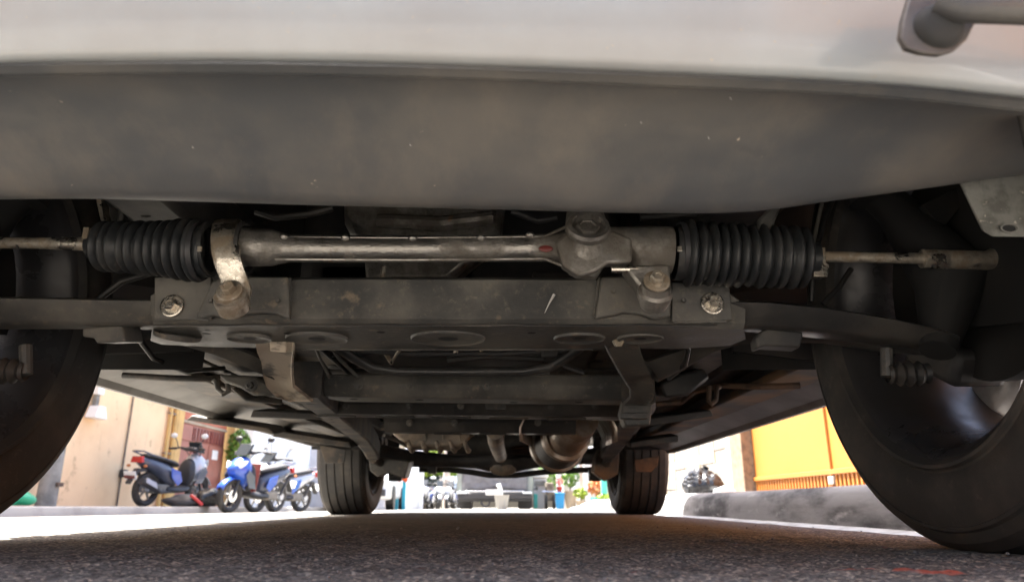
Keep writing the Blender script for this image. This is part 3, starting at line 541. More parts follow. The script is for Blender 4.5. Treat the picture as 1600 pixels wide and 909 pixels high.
# ---- rear axle
YX = 3.85
axl = MB().tube([P(585, 708, YX - 0.25), P(640, 716, YX - 0.05), P(700, 719, YX), P(745, 717, YX), P(785, 716, YX), P(830, 717, YX), P(880, 715, YX), P(930, 712, YX - 0.05), P(960, 705, YX - 0.2)], [0.05, 0.045, 0.034, 0.05, 0.085, 0.05, 0.034, 0.045, 0.05], 18).build('rear_axle', M['engine'], car, ang=60)
MB().tube([P(700, 690, YX - 0.1), P(900, 690, YX - 0.1)], 0.07, 16).build('axle_cross_tube', M['engine'], car)
MB().tube([P(655, 733, YX + 0.25), P(700, 733, YX + 0.25), P(735, 737, YX + 0.25), P(765, 742, YX + 0.25), P(805, 742, YX + 0.25), P(850, 737, YX + 0.25), P(905, 734, YX + 0.25), P(935, 733, YX + 0.25)], 0.016, 12).build('rear_stabiliser_bar', M['frame_dark'], car)
MB().ball(P(786, 727, YX - 0.02), 0.075, 20, (1.1, 0.7, 0.72)).build('differential_cover', M['pan'], axl)
MB().box(P(676, 727, YX + 0.2), (0.045, 0.05, 0.09)).build('axle_bracket', M['frame_dark'], axl, bevel=0.004)
MB().box(P(873, 724, YX + 0.2), (0.07, 0.05, 0.09)).build('axle_bracket', M['frame_dark'], axl, bevel=0.004)
for sgn, q in ((-1, ((575, 712), (640, 720), (632, 748), (606, 738), (590, 745), (578, 735))), (1, ((940, 700), (968, 705), (966, 740), (945, 752), (928, 738), (932, 715)))):
    MB().prism([P(*p, YX - 0.35) for p in q], (0, 0.16, 0.01)).build('spring_hanger', M['under_brown'] if sgn > 0 else M['frame'], car, bevel=0.006)
    a0 = 583 if sgn < 0 else 950
    MB().tube([P(a0, 716, YX - 0.45), P(a0 + (20 if sgn < 0 else -4), 728, YX - 0.25), P(a0 + (32 if sgn < 0 else -10), 738, YX - 0.05)], [0.02, 0.024, 0.02], 12).build('trailing_arm', M['under'], car)
    MB().cyl(P(608 if sgn < 0 else 938, 742, YX - 0.1), P(628 if sgn < 0 else 920, 742, YX - 0.1), 0.03, 16).build('damper_mount', M['engine'], car)
# ---- floor, sills, wells
def sheet(pts, m, name, th=0.004): return MB().prism(pts, (0, 0, th)).build(name, M[m], car)
ZF = 0.40
fl = []
for y in (1.3, 1.6, 2.0, 2.5, 3.0, 3.42):
    fl.append([Vector((X0 + o, y, z)) for o, z in ((-0.80, ZF - 0.03), (-0.62, ZF - 0.03), (-0.58, ZF), (-0.20, ZF), (-0.14, ZF + 0.09), (0.14, ZF + 0.09), (0.20, ZF), (0.58, ZF), (0.62, ZF - 0.03), (0.80, ZF - 0.03))])
MB().grid(fl).build('floor_pan', M['under'], car, solid=0.004)
sheet([(X0 - 0.60, 3.42, 0.44), (X0 + 0.60, 3.42, 0.44), (X0 + 0.60, 5.10, 0.44), (X0 - 0.60, 5.10, 0.44)], 'under', 'boot_floor')
sheet([(X0 - 0.86, 4.30, 0.46), (X0 + 0.86, 4.30, 0.46), (X0 + 0.86, 5.12, 0.46), (X0 - 0.86, 5.12, 0.46)], 'under', 'rear_valance_floor')
MB().prism([(X0 - 0.8, 1.32, ZF - 0.03), (X0 + 0.8, 1.32, ZF - 0.03), (X0 + 0.8, 1.32, 0.95), (X0 - 0.8, 1.32, 0.95)], (0, 0.004, 0)).build('bulkhead', M['under'], car)
for sgn, zb in ((-1, 0.312), (1, 0.280)):
    prof = [(0.865, 0.44), (0.865, zb + 0.018), (0.858, zb), (0.838, zb - 0.002), (0.825, zb + 0.012), (0.70, zb + 0.05), (0.69, ZF - 0.03), (0.69, 0.44)]
    MB().loft([[Vector((X0 + sgn * o, y, z + dz)) for o, z in prof] for y, dz in ((1.30, 0.004), (1.36, 0), (2.0, 0), (3.35, 0), (3.42, 0.006))]).build('sill', M['sill'], car, ang=25)
    MB().prism([(X0 + sgn * 0.66, 1.34, zb + 0.03), (X0 + sgn * 0.80, 1.34, zb + 0.03), (X0 + sgn * 0.80, 3.3, zb + 0.04), (X0 + sgn * 0.66, 3.3, zb + 0.04)], (0, 0, 0.02)).build('sill_inner_rail', M['under_brown'] if sgn > 0 else M['under'], car, bevel=0.006)
    MB().prism([(X0 + sgn * 0.46, 1.34, ZF - 0.055), (X0 + sgn * 0.56, 1.34, ZF - 0.055), (X0 + sgn * 0.56, 3.3, ZF - 0.05), (X0 + sgn * 0.46, 3.3, ZF - 0.05)], (0, 0, 0.05)).build('floor_rail', M['under'], car, bevel=0.008)
    # wheel-well liners
    for yc in (0.91, 3.85):
        rows = []
        for k in range(15):
            a = R_(-8 + 196 * k / 14); rows.append([Vector((X0 + sgn * o, yc + 0.42 * math.cos(a), 0.36 + 0.42 * math.sin(a))) for o in (0.50 if yc < 2 else 0.58, 0.87)])
        MB().grid(rows).build('wheel_liner', M['liner'], car, solid=0.004)
        s = 0.50 if yc < 2 else 0.58
        if yc > 2: MB().prism([(X0 + sgn * s, yc - 0.42, 0.44), (X0 + sgn * s, yc + 0.42, 0.44), (X0 + sgn * s, yc + 0.42, 0.85), (X0 + sgn * s, yc - 0.42, 0.85)], (sgn * 0.004, 0, 0)).build('well_wall', M['under'], car)
        else: MB().prism([(X0 + sgn * s, yc - 0.30, 0.48), (X0 + sgn * s, yc + 0.42, 0.48), (X0 + sgn * s, yc + 0.42, 0.9), (X0 + sgn * s, yc - 0.30, 0.9)], (sgn * 0.004, 0, 0)).build('well_wall', M['liner'], car)
    # the liner skirt behind each front wheel
    MB().prism([(X0 + sgn * 0.52, 1.315, 0.335), (X0 + sgn * 0.86, 1.305, zb + 0.012), (X0 + sgn * 0.86, 1.305, 0.6), (X0 + sgn * 0.52, 1.315, 0.6)], (0, 0.012, 0)).build('liner_skirt', M['rubber'], car)
MB().tube([P(328, 590, 1.62), P(338, 596, 1.6), P(341, 608, 1.58), P(349, 615, 1.57), P(357, 611, 1.57), P(356, 600, 1.58)], 0.006, 10).build('tie_down_loop', M['frame'], car)
MB().tube([P(1128, 602, 1.62), P(1120, 606, 1.58), P(1118, 625, 1.56), P(1112, 631, 1.56), P(1107, 626, 1.56), P(1108, 604, 1.58)], 0.006, 10).build('tie_down_loop', M['rust'], car)
MB().tube([P(192, 586, 1.55), P(260, 590, 1.56), P(326, 592, 1.6), P(346, 588, 1.62), P(365, 605, 1.62), P(385, 622, 1.66), P(440, 628, 1.7)], 0.007, 8).build('fuel_pipe', M['under'], car)
MB().tube([P(1250, 602, 1.5), P(1190, 604, 1.52), P(1130, 602, 1.6), P(1085, 610, 1.65), P(1065, 628, 1.7), P(1010, 632, 1.72)], 0.007, 8).build('fuel_pipe', M['rust'], car)
MB().prism([P(*q, 1.5) for q in ((340, 585), (400, 588), (430, 605), (430, 618), (395, 618), (375, 606), (352, 598))], (0, 0.12, 0.02)).build('mount_bracket', M['frame'], car, bevel=0.006)
bolt(P(392, 602, 1.48), (0, -1, -0.1), 0.008, car, 'frame', name='mount_bolt')
MB().prism([P(*q, 1.5) for q in ((1060, 585), (1100, 575), (1110, 590), (1075, 618), (1040, 622), (1030, 600))], (0, 0.12, 0.02)).build('mount_bracket', M['frame_dark'], car, bevel=0.006)
MB().box((X0, 0.82, 0.50), (1.0, 0.05, 0.06)).build('radiator_support', M['engine'], car, bevel=0.006)
MB().box((X0, 0.86, 0.72), (0.9, 0.05, 0.4)).build('radiator', M['engine'], car, bevel=0.006)
for sgn in (-1, 1):
    MB().box((X0 + sgn * 0.42, 0.95, 0.50), (0.09, 0.80, 0.10)).build('front_rail', M['engine'], car, bevel=0.01)
    # knuckle, hub and damper
    k = MB().tube([(X0 + sgn * 0.66, 0.91, 0.25), (X0 + sgn * 0.68, 0.92, 0.29), (X0 + sgn * 0.70, 0.91, 0.35), (X0 + sgn * 0.66, 0.95, 0.47), (X0 + sgn * 0.60, 0.97, 0.56)], [0.022, 0.03, 0.05, 0.028, 0.022], 16).build('steering_knuckle', M['black'], car)
    MB().tube([(X0 + sgn * 0.62, 0.94, 0.48), (X0 + sgn * 0.56, 0.97, 0.85)], 0.03, 16).build('damper', M['black'], car)
    lk = MB().tube([P(1385, 545, 0.93), P(1386, 588, 0.93)] if sgn > 0 else [P(40, 540, 0.93), P(41, 585, 0.93)], 0.008, 10).build('stabiliser_link', M['frame'], car)
    c = P(1386, 584, 0.93) if sgn > 0 else P(41, 580, 0.93)
    MB().lathe([(0, 0.012), (0.004, 0.014), (0.01, 0.010), (0.016, 0.017), (0.022, 0.012), (0.028, 0.018), (0.034, 0.012), (0.040, 0.017), (0.046, 0.012), (0.052, 0.014), (0.056, 0)], c, (sgn, -0.1, 0), 20).build('ball_joint_boot', M['rubber'], lk)
for sgn in (-1, 1):
    xs_ = X0 + sgn * 0.722
    MB().prism([(xs_, 0.91 + 0.194 * math.cos(R_(a)), 0.35 + 0.194 * math.sin(R_(a))) for a in range(-10, 211, 10)], (sgn * 0.003, 0, 0)).build('brake_dust_shield', M['liner'], car)
# ---- wheels
def wheel_parts(root):
    T = 0.12
    pr = [(-T * 0.80, 0.228), (-T * 0.90, 0.236), (-T * 0.95, 0.241), (-T * 0.98, 0.243), (-T * 0.985, 0.2475), (-T * 0.95, 0.2505), (-T * 0.945, 0.253), (-T * 0.985, 0.262), (-T * 1.02, 0.285), (-T * 1.0, 0.306), (-T * 0.97, 0.318), (-T * 0.985, 0.3195), (-T * 0.975, 0.323), (-T * 0.94, 0.3255), (-T * 0.90, 0.337), (-T * 0.80, 0.3465)]
    g = []
    for c in (-0.062, -0.022, 0.022, 0.062):
        g += [(c - 0.0045, 0.3497), (c - 0.0035, 0.3425), (c + 0.0035, 0.3425), (c + 0.0045, 0.3497)]
    prof = pr + g + [(-t, r) for t, r in reversed(pr)]
    MB().lathe(prof, (0, 0, 0), (1, 0, 0), 120).build('tyre', M['tyre'], root, ang=28)
    MB().lathe([(-0.106, 0.246), (-0.109, 0.240), (-0.106, 0.232), (-0.098, 0.224), (-0.085, 0.220), (-0.055, 0.204), (0.045, 0.200), (0.085, 0.214), (0.102, 0.232), (0.106, 0.244), (0.098, 0.246), (0.08, 0.226), (-0.085, 0.228), (-0.098, 0.240)], (0, 0, 0), (1, 0, 0), 96, closed=True).build('rim', M['barrel'], root, ang=40)
    for i in range(5):
        a = R_(90 + 72 * i); d = Vector((0, math.cos(a), math.sin(a))); t = Vector((0, -math.sin(a), math.cos(a)))
        secs = []
        for r, wd, x0, x1 in ((0.045, 0.034, 0.045, 0.085), (0.11, 0.028, 0.058, 0.10), (0.17, 0.032, 0.062, 0.104), (0.208, 0.046, 0.05, 0.10)):
            c = d * r; secs.append([c + t * q * wd + Vector((x, 0, 0)) for q, x in ((-1, x0 + 0.012), (-0.6, x0), (0.6, x0), (1, x0 + 0.012), (0.8, x1), (-0.8, x1))])
        MB().loft(secs).build('spoke', M['rim'], root, ang=40)
    MB().lathe([(0.03, 0), (0.03, 0.06), (0.085, 0.062), (0.1, 0.04), (0.1, 0)], (0, 0, 0), (1, 0, 0), 32).build('hub', M['rim'], root, ang=30)
    MB().lathe([(-0.012, 0.0), (-0.012, 0.135), (0.012, 0.135), (0.012, 0.0)], (0, 0, 0), (1, 0, 0), 60).build('brake_disc', M['black'], root, ang=30)
    MB().box((0.0, 0.125, 0.06), (0.08, 0.055, 0.13)).build('brake_caliper', M['engine'], root, bevel=0.012)
def wheel_at(sgn, y, src=None):
    e = bpy.data.objects.new('wheel', None) if src is None else None
    if src is None:
        col.objects.link(e); wheel_parts(e)
    else: e = copy_tree(src)
    e.parent = car; e.matrix_parent_inverse = Matrix.Translation(-car.location)
    e.location = (X0 + sgn * 0.752, y, 0.35 - 0.004 + road_z(X0 + sgn * 0.77, y) * (1 if y > 2 else 0.4)); e.rotation_euler = (0, 0, 0 if sgn > 0 else math.pi)
    e.empty_display_size = 0.1
    return e
w1 = wheel_at(1, 0.91); w2 = wheel_at(-1, 0.91, w1); w3 = wheel_at(1, YX, w1); w4 = wheel_at(-1, YX, w1)
w2.rotation_euler = (R_(20), 0, math.pi); w1.rotation_euler = (R_(-62), 0, 0)
MB().box(P(-2, 692, 0.80), (0.006, 0.02, 0.008)).build('balance_weight', M['zinc'], w2) if False else None
# mud flaps by the rear wheels
MB().prism([P(*q, YX - 0.44) for q in ((499, 695), (540, 702), (538, 722), (508, 724))], (0, 0.006, 0)).build('mud_flap', M['under'], car, bevel=0.002)
MB().prism([P(*q, YX - 0.44) for q in ((991, 718), (1030, 712), (1028, 726), (1018, 737), (994, 737))], (0, 0.006, 0)).build('mud_flap', M['rust'], car, bevel=0.002)
# ---- body shell above (mostly out of frame; shades the ground)
top = [(0.60, 0.46), (0.47, 0.62), (0.46, 0.78), (0.52, 0.92), (0.80, 1.02), (1.30, 1.10), (1.55, 1.30), (1.95, 1.66), (2.30, 1.82), (3.6, 1.88), (5.05, 1.84), (5.12, 1.50), (5.18, 1.05), (5.2, 0.60), (5.12, 0.45)]
def ow(z): return 0.868 - 0.05 * smooth(1.0, 1.85, z)
def arch(yc, r, z0):
    a0 = math.asin((z0 - 0.36) / r); return [(yc + r * math.cos(a), 0.36 + r * math.sin(a)) for a in [a0 + (math.pi - 2 * a0) * k / 14 for k in range(15)]]
for sgn, zb in ((-1, 0.44), (1, 0.44)):
    poly = top + arch(3.85, 0.41, zb) + arch(0.91, 0.41, zb)
    side = MB().prism([Vector((X0 + sgn * ow(z), y, z)) for y, z in poly], (sgn * 0.012, 0, 0)).build('body_side', M['white_paint'], car)
    for q in (((1.72, 1.30), (2.02, 1.60), (2.55, 1.66), (2.55, 1.12), (1.50, 1.12)), ((2.65, 1.12), (2.65, 1.66), (3.5, 1.68), (3.5, 1.12)), ((3.6, 1.12), (3.6, 1.68), (4.35, 1.62), (4.5, 1.12))):
        MB().prism([Vector((X0 + sgn * (ow(z) + 0.0155), y, z)) for y, z in q], (sgn * 0.004, 0, 0)).build('side_window', M['glass'], side)
    MB().box((X0 + sgn * 0.89, 2.5, 0.98), (0.02, 0.14, 0.025)).build('door_handle', M['dark'], side, bevel=0.004)
MB().grid([[Vector((X0 + o, y, z)) for o in (-ow(z) - 0.012, -0.5, 0, 0.5, ow(z) + 0.012)] for y, z in top]).build('body_top', M['white_paint'], car, solid=0.008)
MB().prism([Vector((X0 - 0.72, 1.40, 1.185)), Vector((X0 + 0.72, 1.40, 1.185)), Vector((X0 + 0.66, 1.90, 1.63)), Vector((X0 - 0.66, 1.90, 1.63))], (0, -0.012, 0.014)).build('windscreen', M['glass'], car)
# ---- small hardware along the underbody
def clip(c, parent=car, m='dark', s=0.012): return MB().box(c, (s * 1.4, s, s)).build('pipe_clip', M[m], parent, bevel=s * 0.2)
for pts, m, r in (([(-0.66, 1.36, 0.345), (-0.66, 2.0, 0.35), (-0.655, 2.8, 0.352), (-0.64, 3.4, 0.36)], 'frame', 0.005),
                  ([(-0.64, 1.36, 0.352), (-0.64, 2.2, 0.356), (-0.625, 3.4, 0.366)], 'zinc', 0.004),
                  ([(0.44, 1.36, 0.352), (0.44, 2.2, 0.356), (0.44, 3.4, 0.366)], 'frame', 0.006),
                  ([(0.40, 1.40, 0.385), (0.36, 2.0, 0.388), (0.40, 2.7, 0.388), (0.38, 3.4, 0.388)], 'rubber', 0.007),
                  ([(-0.42, 1.40, 0.385), (-0.44, 2.1, 0.388), (-0.40, 2.8, 0.388), (-0.42, 3.4, 0.388)], 'rubber', 0.007)):
    MB().tube(pts, r, 8).build('underbody_pipe', M[m], car)
    for y in (1.6, 2.05, 2.5, 2.95): clip(Vector((pts[0][0] + (pts[-1][0] - pts[0][0]) * (y - pts[0][1]) / (pts[-1][1] - pts[0][1]), y, pts[0][2] + 0.002)))
for o in (-0.5, -0.36, 0.36, 0.30, -0.28):
    for y in (1.75, 2.35, 2.9):
        MB().lathe([(0, 0), (0, 0.018), (0.004, 0.022), (0.006, 0.022)], (X0 + o + random.uniform(-0.03, 0.03), y + random.uniform(-0.1, 0.1), ZF - 0.0075), (0, 0, 1), 16).build('floor_plug', M['rubber'], car)
for y in (1.55, 1.85, 2.2, 2.6, 3.0):
    for s in (-1, 1): MB().box((X0 + s * 0.39, y, ZF - 0.006), (0.34, 0.035, 0.014)).build('floor_rib', M['under'], car, bevel=0.005)
for px in (480, 560, 640, 760, 850, 940): bolt(P(px, 603, 1.436), (0, -1, 0), 0.005, m2, 'frame', name='member_bolt')
for px in (540, 640, 720, 860, 930): bolt(P(px, 634, 1.736), (0, -1, 0), 0.005, m3, 'frame', name='member_bolt')
for px in (640, 710, 840): bolt(P(px, 660, 2.043), (0, -1, 0), 0.006, m4, 'frame', name='member_bolt')
for px, py in ((330, 470), (435, 470), (958, 455), (1068, 470)): bolt(P(px, py, YC - 0.024), (0, -1, 0), 0.0035, xm, 'frame', washer=False, name='weld_nut')
# weld beads on the crossmember
def bead(pts, parent, r=0.0022):
    n = []
    for (a_, b2) in zip(pts[:-1], pts[1:]):
        k_ = max(2, int((b2 - a_).length / 0.004))
        for i in range(k_): n.append(a_.lerp(b2, i / k_) + Vector((random.uniform(-1, 1), random.uniform(-1, 1), random.uniform(-1, 1))) * 0.0005)
    MB().tube(n, [r * (1.15 if i % 2 else 0.85) for i in range(len(n))], 6).build('weld_bead', M['frame'], parent)
bead([P(453, 434, YC - 0.004), P(454, 470, YC - 0.004), P(452, 500, YC - 0.006)], xm)
bead([P(937, 434, YC - 0.004), P(932, 470, YC - 0.004), P(928, 499, YC - 0.006)], xm)
bead([P(306, 497, YC - 0.012), P(330, 499, YC - 0.012)], xm); bead([P(1052, 503, YC - 0.012), P(1140, 502, YC - 0.012)], xm)
bead([P(470, 545.5, 1.088), P(600, 546, 1.088), P(760, 546, 1.088), P(930, 545.5, 1.088)], xm, 0.0016)
bead([P(404, 524, 1.028), P(458, 524, 1.028)], s1); bead([P(470, 586, 1.438), P(620, 586.5, 1.437), P(800, 586.5, 1.437), P(980, 587, 1.438)], m2, 0.002)
# black discs painting the dark of small holes, hose and cable runs
for q in ((330, 521), (352, 530), (455, 521), (600, 519), (830, 520), (1055, 522)):
    MB().lathe([(0, 0), (0, 0.006)], Vector((P(*q, 0.99).x, 0.975 + (q[1] - 521) * 0.004, 0.2888)), (0, 0, 1), 14).build('painted_drain_hole', M['black'], xm)
for pts, r, m in (([(560, 552, 1.33), (600, 548, 1.34), (660, 556, 1.35), (720, 553, 1.36), (800, 558, 1.36), (880, 550, 1.34)], 0.004, 'rubber'),
                  ([(625, 546, 1.25), (618, 556, 1.27), (612, 566, 1.3)], 0.003, 'zinc'), ([(840, 548, 1.3), (862, 556, 1.32), (880, 572, 1.36), (910, 582, 1.4)], 0.006, 'rubber'),
                  ([(1060, 520, 1.1), (1075, 545, 1.15), (1070, 570, 1.2), (1045, 590, 1.3)], 0.005, 'rubber'), ([(330, 440, 0.99), (240, 425, 1.0), (190, 440, 1.0), (150, 470, 1.0)], 0.005, 'rubber'),
                  ([(210, 520, 1.2), (240, 560, 1.3), (290, 580, 1.4), (350, 575, 1.5)], 0.005, 'rubber'), ([(400, 330, 1.0), (430, 340, 1.0), (480, 335, 1.0), (520, 325, 1.0)], 0.006, 'rubber'),
                  ([(800, 330, 1.05), (840, 345, 1.05), (870, 340, 1.05)], 0.006, 'engine'), ([(1000, 340, 0.98), (1080, 335, 0.98), (1160, 345, 0.98), (1200, 335, 1.0)], 0.006, 'rubber')):
    MB().tube([P(*q) for q in pts], r, 8).build('hose', M[m], car)
for c, d in (((X0 - 0.02, 1.16, 0.40), (0.05, 0.06, 0.05)), ((X0 + 0.17, 1.18, 0.42), (0.08, 0.06, 0.05)), ((X0 + 0.06, 1.20, 0.36), (0.12, 0.05, 0.03))):
    MB().box(c, d).build('engine_lug', M['engine'], car, bevel=0.008)
# heat shield over the exhaust
hs_rows = []
for y in (2.0, 2.3, 2.6, 2.9):
    c = P(888, 676 + (y - 2.0) * 18, y); hs_rows.append([c + Vector((math.cos(a) * 0.14, 0, math.sin(a) * 0.11 + 0.004 * math.sin(y * 40))) for a in [R_(-10 + 20 * k) for k in range(11)]])
MB().grid(hs_rows).build('heat_shield', M['exhaust'], car, solid=0.002)
# splashes and scrapes on the valance
for (a0, a1, b0, b1, t_) in ((1106, 1109, 213, 218, 0.4), (1140, 1144, 152, 156, 0.3), (1420, 1426, 160, 156, 0.3), (640, 643, 225, 228, 0.4), (1001, 1003, 190, 193, 0.5), (300, 303, 229, 231, 0.4)):
    y_ = 0.4655 + (0.5985 - 0.4655) * ((b0 + b1) / 2 - cr(a0, UP)) / (cr(a0, LO) - cr(a0, UP)) - 0.004
    MB().tube([P(a0, b0, y_), P((a0 + a1) / 2, (b0 + b1) / 2 + 1, y_), P(a1, b1, y_)], [0.0001, 0.0003, 0.0001], 5).build('scrape_mark', M['painted_sun_gutter'], car)
# ------------------------------------------------------------------ kerbs and pavements
def lift(fn, xs, ys): return [[Vector((x, y, fn(x, y))) for x in xs] for y in ys]
KX = 1.15
ys = [-6, -3, -1, 0, 0.5] + [0.8 + 0.1 * i for i in range(90)] + [10 + i for i in range(6)]
def kz(y): return 0.122 + 0.004 * math.sin(y * 1.3) - 0.0066 * max(0, y - 4.2) * 0.5
rows = []
for y in ys:
    j = random.uniform(-0.004, 0.004); b = road_z(KX, y) - 0.02; t = kz(y); f_ = 1 - smooth(11, 14.5, y); t = b + 0.03 + (t - b - 0.03) * (0.25 + 0.75 * f_)
    rows.append([Vector(p) for p in ((KX + j, y, b), (KX + 0.012 + j, y, b + (t - b) * 0.55), (KX + 0.03 + j, y, t - 0.035), (KX + 0.05, y, t - 0.014), (KX + 0.085, y, t - 0.003), (KX + 0.15, y, t), (KX + 2.4, y, t + 0.01))])
struct(MB().grid(rows).build('pavement_right', M['kerb'], ang=70))
rows = [[Vector((x, y, road_z(x, y) + 0.005 + e)) for x, e in ((1.05 + 0.025 * math.sin(y * 5) + 0.02 * math.sin(y * 13), -0.004), (1.085, 0.002), (1.12, 0.005 + 0.003 * math.sin(y * 3)), (1.16, 0.009))] for y in [-3 + 0.15 * i for i in range(80)]]
struct(MB().grid(rows).build('painted_sun_gutter', M['painted_sun_gutter'], ang=70))  # sunlit line along the kerb foot, put into a pale colour
LX = -4.6
rows = []
for y in [-8 + 0.5 * i for i in range(52)] + [20 + 4 * i for i in range(12)]:
    b = road_z(LX, y) - 0.03; t = road_z(LX, y) + 0.095
    rows.append([Vector(p) for p in ((LX, y, b), (LX - 0.01, y, t - 0.02), (LX - 0.03, y, t), (LX - 4.0, y, t + 0.015))])
struct(MB().grid(rows).build('pavement_left', M['pave'], ang=50))
def lz(y): return road_z(LX, y) + 0.098
def gz(x, y): return lz(y) if x < LX else (kz(y) if (x > KX and y < 12) else road_z(x, y))

# ------------------------------------------------------------------ left side: peach house
WX = -6.2
def wy(px, x=WX, z=0.5): return x * FPX / (px - 800.0) / CP - (z - CAM_H) * SP / CP      # street depth at which the wall line crosses column px
ya, yb = -9.0, wy(262)
hs = thing('peach_house', 'peach plastered house with brown gate and wall pipes behind the two scooters', 'house', (WX, 9, 0))
MB().box((WX - 0.15, (ya + yb) / 2, 2.6), (0.3, yb - ya, 5.5)).build('wall', M['peach'], hs)
MB().box((WX - 0.16, ya + (yb - ya) / 2, 5.4), (0.5, yb - ya + 0.1, 0.12)).build('coping', M['cream_plain'], hs)
yp = wy(188)
MB().tube([(WX + 0.02, yp, -0.02), (WX + 0.02, yp, 2.6)], 0.014, 10).build('conduit', M['bark'], hs)
MB().box((WX + 0.05, yp, 0.50), (0.09, 0.10, 0.12)).build('junction_box', M['dark'], hs, bevel=0.008)
for px, r in ((249, 0.035), (258, 0.045)):
    MB().tube([(WX + 0.05, wy(px), 0.0), (WX + 0.05, wy(px), 2.6)], r, 14).build('drain_pipe', M['peach2'], hs)
for z in (0.9, 1.6): MB().box((WX + 0.05, wy(253), z), (0.04, 0.34, 0.03)).build('pipe_clamp', M['bark'], hs)
y0, y1 = wy(268), wy(351)
MB().box((WX - 0.1, wy(265), 1.3), (0.36, 0.22, 2.9)).build('gate_post', M['peach2'], hs, bevel=0.01)
MB().box((WX - 0.1, wy(356), 1.3), (0.36, 0.24, 2.9)).build('gate_post', M['peach2'], hs, bevel=0.01)
g = MB().box((WX - 0.12, (y0 + y1) / 2, 1.0), (0.03, y1 - y0, 2.2)).build('gate', M['gate_brown'], hs)
for i in range(3):
    c = y0 + (y1 - y0) * (i + 0.5) / 3
    MB().box((WX - 0.095, c, 0.62), (0.03, (y1 - y0) / 3 - 0.05, 1.15)).build('gate_panel', M['gate_brown'], g, bevel=0.008)
    if i:
        MB().box((WX - 0.10, c, 1.36), (0.02, (y1 - y0) / 3 - 0.08, 0.26)).build('gate_mesh', M['maroon'], g)
        for k in range(5): MB().cyl((WX - 0.08, c - 0.3 + 0.15 * k, 1.24), (WX - 0.08, c - 0.3 + 0.15 * k, 1.48), 0.01, 6).build('gate_bar', M['gate_brown'], g)
    else: MB().box((WX - 0.095, c, 1.36), (0.03, (y1 - y0) / 3 - 0.05, 0.3)).build('gate_panel', M['gate_brown'], g, bevel=0.008)
MB().box((WX - 0.09, (y0 + y1) / 2, 1.56), (0.05, y1 - y0, 0.05)).build('gate_rail', M['cream_plain'], g)
MB().box((WX - 0.10, (y0 + y1) / 2, 1.80), (0.03, y1 - y0, 0.40)).build('transom', M['gate_red'], g)
MB().box((WX - 0.075, y0 + (y1 - y0) * 0.80, 1.02), (0.008, 0.28, 0.19)).build('notice', M['white_thing'], g)
MB().box((WX - 0.09, (y0 + y1) / 2, 3.7), (0.34, y1 - y0 + 0.5, 3.2)).build('lintel', M['peach'], hs)
# alley and white building
ya, yb = wy(389), wy(512)
wb = thing('white_building', 'long plain white building wall beyond the scooters on the pavement', 'building', (WX, 18, 0))
MB().box((WX - 0.15, (ya + yb) / 2, 2.4), (0.3, yb - ya, 5.2)).build('wall', M['white_wall'], wb)
MB().box((WX - 1.65, ya + 0.1, 1.6), (2.9, 0.2, 3.6)).build('return_wall', M['white_wall'], wb)
MB().box((WX + 0.005, wy(418), 1.4), (0.03, 0.05, 3.2)).build('wall_joint', M['house_grey'], wb)
MB().box((WX - 0.16, (ya + yb) / 2, 5.05), (0.5, yb - ya + 0.2, 0.16)).build('coping', M['house_grey'], wb)
yd = wy(377)
MB().box((WX - 0.5, yd, 1.2), (0.1, wy(389) - wy(362), 2.6)).build('alley_door', M['dark'], wb)
MB().box((WX - 0.35, wy(369), 1.3), (0.12, 0.3, 2.6)).build('door_jamb', M['white_wall'], wb)

def leaves(mb, c, rad, n, size, flat=1.0, shell=0.35):
    c = Vector(c)
    for _ in range(n):
        d = Vector(rng.normal(size=3)).normalized(); r = (shell + (1 - shell) * rng.random() ** 0.5)
        p = c + Vector((d.x * rad[0], d.y * rad[1], d.z * rad[2])) * r
        nrm = (d + Vector(rng.normal(size=3)) * 0.7).normalized(); _, u, v = fr(nrm); a = rng.uniform(0, 6.28); s = size * rng.uniform(0.6, 1.3)
        e = (u * math.cos(a) + v * math.sin(a)); g_ = nrm.cross(e)
        mb.add([p - e * s, p + g_ * s * 0.45, p + e * s, p - g_ * s * 0.45], [(0, 1, 2, 3)])
    return mb
def potted(name, label, cat, x, y, z, h, w_, leaf='leaf_lime', pot='terracotta', group=None, n=160):
    t = thing(name, label, cat, (x, y, z), group=group)
    MB().lathe([(0, 0), (0, w_ * 0.30), (h * 0.32, w_ * 0.42), (h * 0.36, w_ * 0.46), (h * 0.4, w_ * 0.46), (h * 0.4, w_ * 0.38), (h * 0.36, 0)], (x, y, z), (0, 0, 1), 20).build('pot', M[pot], t)
    MB().tube([(x, y, z + h * 0.36), (x, y, z + h * 0.7)], w_ * 0.05, 6).build('stem', M['bark'], t)
    leaves(MB(), (x, y, z + h * 0.75), (w_ * 0.6, w_ * 0.6, h * 0.3), n, w_ * 0.16).build('foliage', M[leaf], t, flat=True)
    return t
potted('potted_plant', 'leafy plant in a pot in the alley beside the blue scooter', 'plant', WX + 0.25, wy(368, WX + 0.25), gz(-6, 14), 1.55, 0.42, 'leaf', 'dark', n=500)

